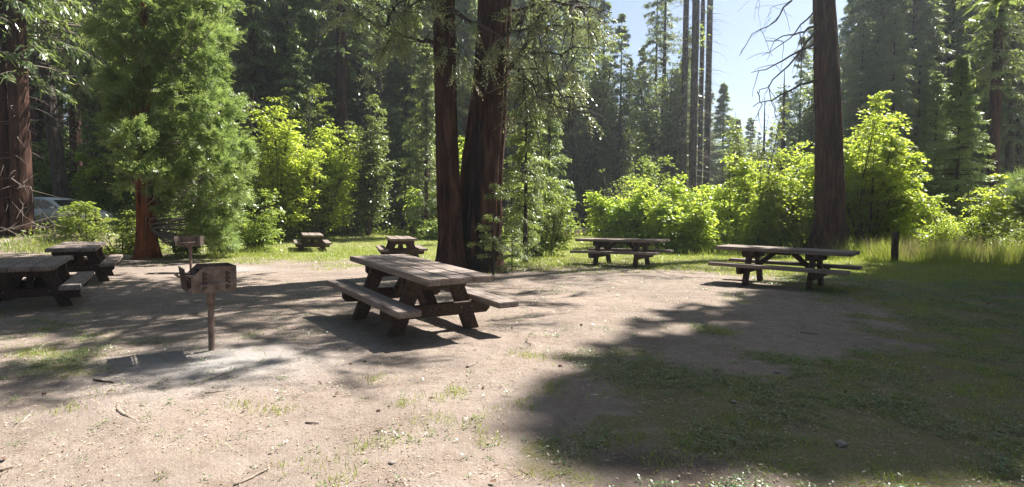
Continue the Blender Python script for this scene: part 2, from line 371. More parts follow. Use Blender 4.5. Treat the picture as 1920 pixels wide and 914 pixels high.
def bush(seed, w, h, depth=None, nstem=14, ncl=260, nl=70, ls=.11, lw=.6, clr=.38, layer=.28, low=.12, top=.75, openness=.0):
    """many-stemmed leafy shrub: stems fan out, leaves in flat layered sprays round their ends"""
    r = R(seed); depth = depth or w
    az = r.random(nstem)*2*np.pi; out = r.uniform(.15, 1, nstem)**.7; hh = h*r.uniform(.5, 1.0, nstem)*(1-.3*out**2); hh[0] = hh[1:].max()*1.07; hh *= h/hh.max()
    s = np.linspace(0, 1, 7)[None]; ox = np.cos(az)*out*w*.42; oy = np.sin(az)*out*depth*.42
    bend = r.normal(size=(nstem, 2))*.15
    sx = ox[:, None]*s**1.25 + .25*np.cos(az)[:, None] + bend[:, :1]*np.sin(s*4)*.8; sy = oy[:, None]*s**1.25 + .2*np.sin(az)[:, None] + bend[:, 1:]*np.sin(s*5)*.8
    sz = hh[:, None]*s - .12
    stems = np.stack([sx, sy, sz], -1); wood = [tubes(stems, (.012+.014*h/3)*(1.15-s)*np.ones((nstem, 1)), 5)]
    # leafy sprays stacked up each stem like a plume, wide below and thin at the tip
    si = r.integers(0, nstem, ncl); tt = r.uniform(low, 1, ncl)**.8
    C = np.stack([np.array([np.interp(t_, np.linspace(0, 1, 7), stems[i_, :, j]) for i_, t_ in zip(si, tt)]) for j in range(3)], -1)
    rad = (.10+.20*w*(1.05-tt)**.8*(.5+.5*sstep(low*.5, .4, tt)))*r.uniform(.35, 1.15, ncl); an = r.random(ncl)*6.283
    C[:, 0] += np.cos(an)*rad; C[:, 1] += np.sin(an)*rad*depth/w; C[:, 2] += r.normal(size=ncl)*.12 - rad*.12
    keep = vnoise(C[:, 0]*1.3+seed, C[:, 2]*1.5+C[:, 1], seed+5) > openness*.6
    C = C[keep]; ncl = len(C); C[:, 2] = np.maximum(C[:, 2], .08)
    tt = tt[keep]
    near = np.argmin(((C[:, None, :]-stems[None, :, 4, :])**2).sum(-1), 1); t0 = r.integers(2, 6, ncl)
    S0 = stems[near, t0]; mid = (S0+C)/2 + r.normal(size=(ncl, 3))*.08; mid[:, 2] += .05
    tw = tubes(np.stack([S0, mid, C], 1), np.tile([.009, .006, .003], (ncl, 1)), 3); wood.append(tw)
    n = ncl*nl; i = np.repeat(np.arange(ncl), nl)
    sc_ = r.uniform(.55, 1.3, ncl)*(1.15-.6*tt); sc = sc_[i]
    off = r.normal(size=(n, 3))*np.array([clr, clr, clr*layer])*sc[:, None]*.62
    tilt = r.normal(size=(ncl, 2))[i]*.25; off[:, 2] += (off[:, :2]*tilt).sum(1) - .25*(off[:, 0]**2+off[:, 1]**2)/clr
    P = C[i]+off; P[:, 2] = np.maximum(P[:, 2], .03)
    D = off/np.maximum(np.linalg.norm(off, axis=1, keepdims=True), 1e-3) + unit(r, n)*.8; D[:, 2] = D[:, 2]*.5-.2
    N = np.tile([0, 0, 1.], (n, 1)) + r.normal(size=(n, 3))*.5
    L = ls*r.uniform(.6, 1.3, n)
    rnd = np.clip(.5*r.random(n)+.5*r.random(ncl)[i], 0, 1)
    return wood, [leaves(P, D, N, L, L*lw, rnd)]
def wood_mesh(name, parts, smooth=True): V, Fq = cat([p[:2] for p in parts]); return mesh_np(name, V, Fq, smooth=smooth)
def leaf_mesh(name, parts): V, Fq, A = cat(parts); return mesh_np(name, V, Fq, A)
# ------------------------------------------------------------ the ground
def topx(X, Y):
    Z = 0.0-CAM_H; cp, sp = math.cos(PITCH), math.sin(PITCH)
    d = np.maximum(Y*cp-Z*sp, .3); q = Z*cp+Y*sp
    return 960+X/d*F_PX, 457-q/d*F_PX
def grassmask(X, Y):
    px, py = topx(X, Y); n = fbm(X*.8, Y*.8, 21, 4); n2 = fbm(X*2.6, Y*2.6, 31, 3)
    edge = np.interp(px, [-300, 0, 200, 430, 600, 820, 900, 1000, 1150, 1330, 1450, 1600, 1700], [470, 468, 470, 492, 497, 492, 508, 512, 510, 516, 536, 570, 600])
    wob = (n-.5)*60
    lawn = sstep(10, -14, py-edge+wob*np.clip((py-400)/150, .2, 1))
    g = lawn*np.clip(.86+.6*(n2-.5), 0, 1)
    right = sstep(1400, 1780, px+(py-600)*.5+(n-.5)*900)*.62*sstep(420, 520, py)
    lowr = sstep(1200, 1520, px+(py-700)*.9+(n-.5)*500)*sstep(640, 740, py)*.55
    lowm = np.exp(-((px-1150)/190)**2-((py-810)/130)**2)*.5
    lowc = sstep(760, 900, py)*sstep(420, 700, px)*.26
    left = np.exp(-((px-90)/170)**2-((py-670)/110)**2)*.42 + .16*np.exp(-((px-120)/200)**2-((py-850)/90)**2)
    base = .15 + right + lowr + lowm + lowc + left
    thin = sstep(.60, .36, 1-n2*.55-n*.55 - (base-.5)*.72 + .02)*np.clip(base*1.5, 0, 1)
    return np.clip(np.maximum(g, thin), 0, 1)
def axis(parts): return np.unique(np.concatenate([np.arange(a, b, s) for a, b, s in parts]))
gx = axis([(-300, -200, 50), (-200, -60, 10), (-60, -20, 1.2), (-20, -8, .3), (-8, 8, .09), (8, 20, .3), (20, 60, 1.2), (60, 200, 10), (200, 301, 50)])
gy = axis([(-100, -20, 20), (-20, 1, 1.5), (1, 12, .09), (12, 30, .25), (30, 70, 1.0), (70, 200, 8), (200, 401, 50)])
GX, GY = np.meshgrid(gx, gy, indexing='xy'); GZ = gz(GX, GY)
near = sstep(26, 10, np.hypot(GX, GY)); GZ = GZ + near*.038*(fbm(GX*3.3, GY*3.3, 77, 3)-.5)
gm = grassmask(GX, GY)
ashc = [gpt(410, 680), gpt(430, 505)]
ash = sum(np.exp(-(((GX-c.x)/.95)**2+((GY-c.y)/.8)**2)) for c in ashc)
sc_ = gpt(1260, 900); soot = np.exp(-(((GX-sc_.x)/.62)**2+((GY-sc_.y)/.42)**2)**1.5)*sstep(.25, .6, fbm(GX*2.4, GY*2.4, 8, 3)+.12)
idx = np.arange(GX.size).reshape(GX.shape)
gf = np.stack([idx[:-1, :-1], idx[:-1, 1:], idx[1:, 1:], idx[1:, :-1]], -1).reshape(-1, 4)
gme = mesh_np('ground', np.stack([GX, GY, GZ], -1).reshape(-1, 3), gf, {'grass': (gm*(1-soot)).ravel(), 'soot': soot.ravel(), 'ash': np.clip(ash, 0, 1).ravel(), 'lawn': sstep(15, 24, GY.ravel())}, True)
t = NT('forest_ground'); v = t.tc('Object')
n1 = t.noise(v, .55, 5, .6); n2 = t.noise(v, 7, 6, .75); n3 = t.noise(v, 55, 3, .8); n4 = t.noise(v, 2.1, 4, .7)
dirt = t.ramp(n1, [(.32, (.17, .138, .115)), (.5, (.235, .192, .163)), (.68, (.275, .218, .182))])
dirt = t.mix(t.ramp(n4, [(.42, 0.0), (.72, .5)]), dirt, (.32, .27, .235))
dirt = t.mix(t.ramp(t.noise(v, 1.25, 6, .7, 1.2), [(.52, 0.0), (.70, .6)]), dirt, (.155, .112, .088))
dirt = t.mix(t.ramp(n2, [(.46, 0.0), (.70, .55)]), dirt, (.13, .095, .078))
dirt = t.mix(t.ramp(n3, [(.54, 0.0), (.74, .4)]), dirt, (.42, .35, .28)); dirt = t.mix(t.ramp(n3, [(.28, .4), (.42, 0.0)]), dirt, (.14, .10, .075))
vo = t.n('ShaderNodeTexVoronoi'); vo.inputs['Scale'].default_value = 38; t.l(v, vo.inputs[0])
dirt = t.mix(t.ramp(vo.outputs['Distance'], [(.10, .7), (.22, 0.0)]), dirt, t.mix(n3, (.10, .07, .05), (.55, .47, .40)))
dirt = t.mix(t.math('MULTIPLY', t.attr('ash'), .85), dirt, t.mix(n2, (.24, .225, .22), (.38, .365, .355)))
dirt = t.mix(t.math('MULTIPLY', t.attr('soot'), .85), dirt, t.mix(n3, (.02, .016, .016), (.07, .055, .05)))
gcol = t.mix(n2, (.05, .075, .02), (.15, .15, .045)); gcol = t.mix(t.ramp(n3, [(.42, 0.0), (.62, .8)]), gcol, (.25, .20, .13)); gcol = t.mix(t.math('MULTIPLY', t.attr('lawn'), .75), gcol, t.mix(n2, (.16, .21, .04), (.30, .31, .08)))
gf_ = t.ramp(t.math('ADD', t.math('MULTIPLY', t.attr('grass'), .85), t.math('ADD', t.math('MULTIPLY', t.math('SUBTRACT', n2, .5), 1.5), t.math('MULTIPLY', t.math('SUBTRACT', n4, .5), .8))), [(.42, 0.0), (.80, .8)])
c = t.mix(gf_, dirt, gcol)
G_MAT = t.pbsdf(c, .95, 0, t.math('ADD', n2, t.math('MULTIPLY', n3, .35)), .8, .04, .1)
tag(link('ground', gme, G_MAT), kind='structure')

def blades(name, n, region, h, w, mat, seed, dens=None, lean=.5, clump=0.0, label=None, cat='grass'):
    r = R(seed); X = r.uniform(region[0], region[1], n); Y = r.uniform(region[2], region[3], n)
    m = np.clip(dens(X, Y) if dens is not None else np.ones(n), 0, 1)
    if clump: m = m*sstep(.5-clump*.2, .62, fbm(X*3.1, Y*3.1, seed+1, 2))
    k = r.random(n) < m; X = X[k]; Y = Y[k]; n = len(X)
    Z = gz(X, Y); H = h*r.uniform(.4, 1.2, n)*(.6+.8*fbm(X*1.3, Y*1.3, seed+2, 2)); a = r.random(n)*6.283; W = w*r.uniform(.6, 1.3, n)
    lx = r.normal(size=n)*lean*H; ly = r.normal(size=n)*lean*H
    V = np.empty((n, 3, 3), np.float32)
    V[:, 0] = np.stack([X-np.cos(a)*W/2, Y-np.sin(a)*W/2, Z-.005], -1); V[:, 1] = np.stack([X+np.cos(a)*W/2, Y+np.sin(a)*W/2, Z-.005], -1)
    V[:, 2] = np.stack([X+lx, Y+ly, Z+H], -1)
    rn = np.clip(.5*r.random(n)+.6*fbm(X*.5, Y*.5, seed+3, 3), 0, 1)
    me = mesh_np(name, V.reshape(-1, 3), np.arange(n*3).reshape(n, 3), np.repeat(rn, 3))
    o = link(name, me, mat); tag(o, label, cat, kind='stuff'); return o
far_l = lambda X, Y: grassmask(X, Y)*sstep(12, 16, Y)
blades('lawn_grass', 430000, (-20, 22, 14, 40), .075, .016, L_GRASS, 3, far_l, .7, label='short sunlit lawn grass round the distant picnic tables')
blades('lawn_grass', 60000, (-45, -14, 22, 50), .12, .03, L_GRASS, 4, None, .7, label='low green growth on the slope by the parked car')
blades('sparse_grass', 700000, (-9, 14, 2.6, 15), .036, .006, L_GRASS, 5, lambda X, Y: grassmask(X, Y)**1.1*.95, .8, .6, label='thin grass growing through the bare earth in the foreground')
# dotted tufts
def tufts(name, pts, seed, h, n, w, mat, label, spread=.05):
    r = R(seed); P = np.repeat(np.array(pts), n, 0); k = len(P)
    X = P[:, 0]+r.normal(size=k)*spread; Y = P[:, 1]+r.normal(size=k)*spread; Z = gz(X, Y)-.005
    D = np.stack([r.normal(size=k)*.35, r.normal(size=k)*.35, np.ones(k)], -1)
    N = unit(r, k); V = leaves(np.stack([X, Y, Z], -1), D, N, h*r.uniform(.4, 1.2, k), w*r.uniform(.6, 1.2, k), r.random(k))
    o = link(name, mesh_np(name, *V), mat); return tag(o, label, 'grass', kind='stuff')
r0 = R(77)
tp = [gpt(x, y) for x, y in ((448, 762), (860, 745), (972, 762), (850, 738), (708, 715), (975, 668), (1000, 672), (1070, 670), (520, 775), (680, 838), (140, 770), (755, 760), (1045, 725), (905, 830), (890, 800), (840, 795), (745, 830), (660, 890), (610, 870), (1830, 640), (1700, 660), (1570, 760), (470, 630), (170, 632), (1035, 735))]
tp2 = [(p.x+a, p.y+b) for p in tp for a, b in [(0, 0)]+[tuple(r0.normal(size=2)*.09) for _ in range(3)]]
tufts('grass_tuft', tp2, 8, .065, 20, .005, L_GRASS, 'small upright tufts of green grass dotted over the bare earth')
# weeds: flat little rosettes
def weeds(name, n, region, seed, dens, ls, mat, label, nl=9, cat='ground cover'):
    r = R(seed); X = r.uniform(region[0], region[1], n); Y = r.uniform(region[2], region[3], n)
    k = r.random(n) < dens(X, Y)*sstep(.38, .62, fbm(X*2.3, Y*2.3, seed, 3)); X = X[k]; Y = Y[k]; n = len(X)
    i = np.repeat(np.arange(n), nl); k = len(i); a = r.random(k)*6.283; rr = r.uniform(0, .035, k)
    x = X[i]+np.cos(a)*rr; y = Y[i]+np.sin(a)*rr
    P = np.stack([x, y, gz(x, y)+r.uniform(.004, .03, k)], -1); D = np.stack([np.cos(a), np.sin(a), r.uniform(-.1, .7, k)], -1)
    N = np.tile([0, 0, 1.], (k, 1))+r.normal(size=(k, 3))*.3; L = ls*r.uniform(.5, 1.3, k)
    o = link(name, mesh_np(name, *leaves(P, D, N, L, L*.5, np.clip(r.random(k)*.6+.5*r.random(n)[i], 0, 1))), mat); return tag(o, label, cat, kind='stuff')
weeds('low_weeds', 130000, (-7, 13, 2.6, 14), 11, lambda X, Y: np.clip(grassmask(X, Y)*1.1+.06, 0, 1), .020, L_WEED, 'low clover-like weeds creeping over the trampled ground')
# litter of bark chips, needles and leaves
def litter(name, n, region, seed, ls, lw, mat, label, zup=.004):
    r = R(seed); X = r.uniform(region[0], region[1], n); Y = r.uniform(region[2], region[3], n)
    k = r.random(n) < .25+.9*sstep(.4, .65, fbm(X*1.5, Y*1.5, seed, 3)); X = X[k]; Y = Y[k]; n = len(X); a = r.random(n)*6.283
    P = np.stack([X, Y, gz(X, Y)+zup+r.random(n)*.008], -1); D = np.stack([np.cos(a), np.sin(a), r.normal(size=n)*.12], -1)
    N = np.tile([0, 0, 1.], (n, 1))+r.normal(size=(n, 3))*.25
    L = ls*r.uniform(.3, 1.3, n)**1.6
    o = link(name, mesh_np(name, *leaves(P, D, N, L, np.minimum(lw, L*.7)*r.uniform(.3, 1.2, n), r.random(n))), mat); return tag(o, label, 'litter', kind='stuff')
litter('bark_litter', 150000, (-8, 10, 2.6, 14), 14, .028, .009, L_LITTER, 'scattered bark chips, needles and dry leaves on the bare earth')
litter('twig_litter', 3200, (-8, 11, 2.6, 14), 15, .13, .005, L_LITTER, 'thin brown twigs scattered over the bare earth', .008)
litter('cone_litter', 700, (-8, 11, 3, 15), 16, .05, .03, CONE, 'small dark cone scales and droppings on the bare earth', .01)
# tall grass at the feet of the bushes
def blobs(cs, s=1.2): return lambda X, Y: np.clip(sum(np.exp(-((X-c[0])/(s*c[2]))**2-((Y-c[1])/(s*c[3]))**2) for c in cs), 0, 1)
tg = []
for px_, d_, w_, dd in ((1700, 22.5, 2.0, 1), (1800, 21, 2.2, 1.2), (1900, 20, 2.2, 1.4), (1650, 23, 1.2, .7), (1740, 21.5, 1.4, .7), (1850, 22, 2, .8)):
    p = onpx(px_, d_); tg.append((p.x, p.y, w_, dd))
tg0 = tg
blades('tall_grass', 90000, (10, 24, 17, 26), .62, .016, L_GRASS, 41, lambda X, Y: blobs(tg0, .9)(X, Y)*sstep(.38, .6, fbm(X*1.1, Y*1.1, 4, 3)), .34, label='tall green grass in front of the bushes past the wooden post')
blades('tall_grass', 50000, (8, 24, 14.5, 25), .22, .012, L_GRASS, 45, lambda X, Y: blobs(tg, 1.7)(X, Y)*sstep(.40, .62, fbm(X*1.4, Y*1.4, 6, 3)), .4, label='knee-high patchy grass in front of the tall green grass')
blades('dry_grass', 14000, (10, 24, 18, 26), .75, .010, L_STRAW, 42, blobs(tg, .9), .22, label='pale dry grass stalks standing in the tall green grass')
tg = [(p.x, p.y, w, dd) for p, w, dd in ((onpx(660, 25), .8, .7), (onpx(470, 21.5), 1.6, .8), (onpx(430, 21), 1.2, .7), (onpx(990, 16.4), .55, .4), (onpx(955, 15.3), .5, .25), (onpx(1040, 20), .5, .5), (onpx(1300, 22.5), 1.2, .5), (onpx(1240, 23.5), 1.6, .5), (onpx(1420, 21), 1.6, .4), (onpx(800, 34), 1.5, 1), (onpx(180, 22), 3.0, 1.0), (onpx(60, 24), 3.0, 1.0))]
blades('tall_grass', 90000, (-24, 14, 14, 36), .36, .014, L_GRASS, 43, blobs(tg, .9), .35, label='longer grass round the bushes and trunks at the lawn edge')
tg = [(p.x, p.y, w, dd) for p, w, dd in ((onpx(1095, 44), 3.5, 2.5), (onpx(1060, 40), 2, 1.5))]
blades('dry_grass', 16000, (0, 12, 36, 50), .45, .03, L_STRAW, 44, blobs(tg, .9), .4, label='straw-coloured meadow round the fallen log in the distance')
# ------------------------------------------------------------ large trees by the tables
def tree(name, loc, rz, label, cat_, tk, wood, fol, bark, leaf, group=None, limbmat=None):
    o = empty(name, loc, rz, label, cat_, group)
    if tk: link('trunk', wood_mesh('trunk', tk), bark, o)
    if wood: link('branchwork', wood_mesh('branchwork', wood), limbmat or bark, o)['kind'] = 'stuff'
    if fol: link('crown', leaf_mesh('crown', fol), leaf, o)
    return o
def loc_path(pxs, d, base):          # [(px,py,width px)] at depth d -> trunk path relative to base
    out = []
    for x, y, w in pxs:
        p = pix(x, y, d); out.append((p.z-base.z, p.x-base.x, 0, w*d/F_PX/2))
    return out
def extend(path, h, top):            # carry a trunk on above the picture's edge
    z, x, y, r = path[-1]; z0, x0, y0, r0_ = path[-2]; k = (x-x0)/(z-z0)*.4
    return path + [(h*.6, x+k*(h*.6-z), 0, r*.62), (h, x+k*(h-z), 0, top)]
def high_crown(seed, path, h, z0, rmax, nb, ns=12, m=3, bl=.30, bw=.09, az=None):
    tk, wd, fo = conifer(seed, h, z0, rmax, nb, ns, m, bl, bw, .45, .3, .1, .7)
    V = np.array(path); sx = lambda z: np.interp(z, V[:, 0], V[:, 1])
    for part in wd+fo: part[0][:, 0] += sx(part[0][:, 2])
    return wd, fo
# tree A: the slimmer of the pair
dA = 15.3; bA = onpx(845, dA); pa = loc_path([(846, 505, 58), (846, 480, 48), (846, 440, 43), (842, 380, 41), (839, 300, 39), (836, 200, 37), (834, 100, 37), (832, 0, 37)][::1], dA, bA)
pa = [(-.3, pa[0][1], 0, pa[0][3]*1.1)]+[p for p in pa if p[0] > .05]; pa = extend(pa, 27, .05)
wA, fA = high_crown(101, pa, 27, 9.0, 5.0, 340, 14, 3, .36, .15)
def bough(pts, r0_, k=8):              # curved limb through pixel points (px, py, depth)
    P = np.array([tuple(pix(*p)) for p in pts]); s = np.linspace(0, 1, len(P)); u = np.linspace(0, 1, k)
    return np.stack([np.interp(u, s, P[:, i]) for i in range(3)], -1)
def bough_set(list_, base, seed, r0_=.05, twigs=10, tl=.9, ang=1.0, hang=.6):
    r = R(seed); wood = []; ends = []; dirs = []
    for pts, rr in list_:
        B = bough(pts, rr, 10); jit = r.normal(size=B.shape)*.035; jit[0] = 0; B = B+jit
        wood.append(tubes(B[None]-np.array(base), (rr*np.linspace(1, .25, 10))[None], 6))
        for _ in range(twigs):
            u = r.integers(2, 9); p = B[u]; ax = B[u+1]-B[u]; ax /= np.linalg.norm(ax)
            d = ax*.5+r.normal(size=3)*ang*.7; d[2] -= hang*r.random()*1.6; d /= np.linalg.norm(d); L = tl*r.uniform(.4, 1.3)
            s = np.linspace(0, 1, 5)[:, None]; q = p+d*L*s; q[:, 2] -= .25*L*(s[:, 0]**2); q += r.normal(size=q.shape)*.02*L; q[0] = p
            wood.append(tubes(q[None]-np.array(base), (rr*.22*np.linspace(1, .35, 5)+.003)[None], 4))
            for e in (2, 3, 4): ends.append(q[e]); dirs.append(d)
    return wood, np.array(ends), np.array(dirs)
LA = [([(818, 80, 15.3), (790, 76, 15.0), (750, 62, 14.7), (722, 52, 14.4)], .055), ([(722, 52, 14.4), (735, 25, 14.3), (742, -20, 14.2)], .045), ([(722, 52, 14.4), (690, 40, 14.2), (665, 10, 14)], .03),
      ([(850, 20, 15.2), (880, 40, 14.5), (920, 58, 14.0), (948, 72, 13.8)], .06), ([(852, 60, 15.2), (862, 90, 14.8), (855, 120, 14.6)], .02), ([(815, 10, 15), (780, -10, 14.5), (740, -30, 14)], .06), ([(790, -30, 15), (740, 15, 14.6), (690, 28, 14.2)], .03)]
wb, eA, dAr = bough_set(LA, bA, 5, twigs=7, tl=.8)
r1 = R(6); sel = r1.random(len(eA)) < .75
fb = sprays(r1, eA[sel]-np.array(bA), dAr[sel], 8, .40, .6, .11, .028, 10, .55)
tree('redwood_tree', bA, 0, 'slimmer reddish trunk of the pair behind the nearest picnic table', 'tree', [trunk(pa, 60, 200, .12, 12, 3, .10, .45, 5)], wA+wb, fA+[fb], BARK_RED, L_CEDAR, limbmat=TWIG_DARK)
# tree B: the thicker, leaning one with the fire scar
dB = 15.9; bB = onpx(898, dB); pb = loc_path([(893, 505, 86), (895, 470, 80), (898, 430, 77), (901, 380, 74), (906, 300, 71), (914, 220, 66), (920, 150, 61), (924, 80, 57), (928, 0, 56)], dB, bB)
pb = [(-.3, pb[0][1], 0, pb[0][3]*1.08)]+[p for p in pb if p[0] > .05]; pb = extend(pb, 31, .06)
wB, fB = high_crown(102, pb, 31, 11.5, 5.2, 280, 14, 3, .36, .15)
LB = [([(950, 70, 15.6), (985, 20, 15), (1020, -20, 14.5)], .06), ([(950, 130, 15.6), (985, 95, 15.0), (1000, 40, 14.6), (1040, 0, 14.2)], .06),
      ([(948, 110, 15.6), (990, 150, 14.6), (1020, 190, 14.2), (1060, 205, 14), (1108, 216, 13.8)], .035), ([(948, 125, 15.6), (1010, 130, 14.4), (1050, 175, 14.2), (1080, 195, 14), (1120, 203, 13.8)], .032),
      ([(950, 145, 15.8), (1000, 160, 15), (1040, 150, 14.5), (1095, 134, 14)], .03), ([(950, 142, 15.7), (975, 150, 15.2), (1000, 165, 14.9)], .03), ([(950, 188, 15.7), (975, 192, 15.2), (1000, 204, 14.9)], .025),
      ([(955, 60, 15.5), (1010, 50, 15), (1060, 45, 14.5), (1110, 50, 14.2)], .04), ([(955, 20, 15.5), (1020, 5, 15), (1080, 10, 14.5), (1145, 22, 14.1)], .045), ([(960, 90, 15.4), (1020, 100, 14.8), (1075, 92, 14.4), (1120, 88, 14)], .035),
      ([(1000, 60, 14.8), (1002, 100, 14.6), (1010, 150, 14.5), (1008, 230, 14.4)], .018), ([(1020, 110, 14.6), (1030, 150, 14.4), (1030, 190, 14.3)], .014), ([(975, 100, 15), (978, 130, 14.9), (985, 165, 14.8)], .014), ([(1060, -10, 14.3), (1085, 10, 14.2), (1097, 22, 14.1)], .07)]
wb, eB, dBr = bough_set(LB, bB, 15, twigs=12, tl=.85, hang=.8)
for pts in ([(-.85, 15.9, 9.0), (1.2, 14.2, 9.6), (2.8, 12.8, 9.9), (4.4, 11.9, 9.6)], [(-.85, 15.9, 9.4), (1.0, 13.5, 10.2), (2.6, 11.6, 10.2), (3.4, 10.4, 9.7)], [(-.85, 15.9, 8.4), (-.2, 13.2, 9.0), (.6, 11, 9.3), (1.2, 9.2, 9.0)], [(-.85, 15.9, 9.9), (.2, 14, 10.8), (1.4, 12.0, 11.2), (1.9, 10.6, 10.8)],  # unseen boughs above the frame, placed to dapple the nearest table and ground
            [(-.85, 15.9, 8.2), (-1.6, 13.2, 8.7), (-2.2, 11.4, 8.8), (-2.6, 10.2, 8.4)], [(-.85, 15.9, 8.8), (1.6, 15.2, 9.2), (3.6, 14.4, 9.0), (5.2, 13.9, 8.5)]):
    B = np.stack([np.interp(np.linspace(0, 1, 12), np.linspace(0, 1, 4), np.array(pts)[:, i]) for i in range(3)], -1); rq = R(int(pts[3][0]*10+99))
    wb.append(tubes(B[None]-np.array(bB), (.07*np.linspace(1, .25, 12))[None], 6))
    for _ in range(34):
        u = rq.integers(3, 12); d = rq.normal(size=3); d[2] = d[2]*.4-.2; d /= np.linalg.norm(d); q = B[u]+d*np.linspace(0, 1, 5)[:, None]*rq.uniform(.5, 1.4)
        wb.append(tubes(q[None]-np.array(bB), np.array([[.014, .012, .010, .007, .004]]), 3)); eB = np.concatenate([eB, q[2:]]); dBr = np.concatenate([dBr, np.repeat(d[None], 3, 0)])
pxy = [(960+F_PX*e[0]/e[1], 402-F_PX*(e[2]-1.5)/e[1]) for e in eB]
r1 = R(16); sel = np.array([(y < -60) or (x > 948 and r1.random() < (.46 if y < 120 else .22 if y < 180 else .03)) for x, y in pxy])
fb = sprays(r1, eB[sel]-np.array(bB), dBr[sel], 5, .50, .65, .15, .036, 10, .65)
tB = tree('redwood_tree', bB, 0, 'thick leaning trunk with charred side right of the slimmer one', 'tree', [trunk(pb, 72, 200, .13, 13, 7, .12, .5, 5)], wB+wb, fB+[fb], BARK_RED, L_CEDAR, limbmat=TWIG_DARK)
# the fire scar: a charred plate of bark up the near left side
Vs = []; rs = 60; sg = 14
pbA = np.array(pb); zz = np.linspace(-.1, 3.9, rs)
aa = np.linspace(0, 1, sg)
ZZ, TT = np.meshgrid(zz, aa, indexing='ij'); hw = .95*(1-.75*np.clip(ZZ/3.9, 0, 1)**1.3)*(1+.3*(fbm(ZZ*2, ZZ*0, 4, 2)-.5)); AN = -np.pi*.60+(TT-.5)*2*hw
rr_ = np.interp(ZZ, pbA[:, 0], pbA[:, 3]); xx_ = np.interp(ZZ, pbA[:, 0], pbA[:, 1])
RR = rr_*(1.0+.09*(1-2*np.abs(2*fbm(AN*13/2, ZZ*.5, 7, 2)-1))) + .12*np.exp(-np.maximum(ZZ, 0)/.5)*1.25 + .035*np.sin(np.pi*TT)**.5
V = np.stack([xx_+RR*np.cos(AN), RR*np.sin(AN), ZZ], -1); ii = np.arange(rs*sg).reshape(rs, sg)
Fq = np.stack([ii[:-1, :-1], ii[:-1, 1:], ii[1:, 1:], ii[1:, :-1]], -1).reshape(-1, 4)
link('fire_scar', mesh_np('fire_scar', V.reshape(-1, 3), Fq, smooth=True), BARK_CHAR, tB)['label'] = 'black charred bark low on the trunk'
# right-hand trunk
dC = 24.0; bC = onpx(1553, dC); pc = loc_path([(1553, 478, 66), (1554, 460, 58), (1555, 430, 52), (1556, 400, 48), (1555, 300, 44), (1552, 200, 41), (1549, 100, 38), (1545, 0, 34)], dC, bC)
pc = [(-.3, pc[0][1], 0, pc[0][3]*1.05)]+[p for p in pc if p[0] > .05]; pc = extend(pc, 30, .06)
wC, fC = high_crown(103, pc, 30, 11.5, 4.2, 110)
LC = [([(1530, 50, 23.8), (1505, 60, 23), (1480, 66, 22.5), (1437, 78, 22)], .05), ([(1530, 82, 23.8), (1490, 98, 23), (1450, 122, 22.3), (1410, 140, 22)], .05), ([(1530, 58, 23.8), (1505, 90, 23), (1470, 130, 22.3), (1440, 160, 22), (1420, 175, 21.8)], .045),
      ([(1530, 150, 23.8), (1490, 165, 23), (1450, 188, 22.3), (1412, 202, 22)], .05), ([(1528, 20, 23.8), (1500, 50, 23.2), (1470, 82, 22.6), (1428, 108, 22.2)], .035), ([(1490, -10, 22.6), (1470, 20, 22.3), (1450, 45, 22), (1412, 62, 21.8), (1388, 104, 21.6)], .035),
      ([(1420, 172, 21.8), (1427, 200, 21.7), (1420, 225, 21.7), (1408, 240, 21.6)], .02), ([(1441, 160, 22), (1448, 195, 21.9), (1458, 220, 21.9), (1470, 240, 21.9)], .016), ([(1420, -20, 21.8), (1420, 0, 21.7), (1417, 20, 21.6)], .012), ([(1530, 195, 23.8), (1505, 212, 23.4), (1480, 236, 23)], .02), ([(1574, 192, 23.8), (1590, 194, 23.4)], .02),
      ([(1485, 0, 22.4), (1450, 14, 22.1), (1443, 30, 22), (1440, 40, 22)], .012)]
wb, eC, dCr = bough_set(LC, bC, 25, twigs=5, tl=.7, hang=.7)
tree('redwood_tree', bC, 0, 'big straight dark trunk with bare dead limbs behind the table nearest the wooden post', 'tree', [trunk(pc, 64, 200, .13, 14, 9, .34, .50, 6)], wC+wb, fC, BARK_RED, L_MID, limbmat=TWIG_DARK)
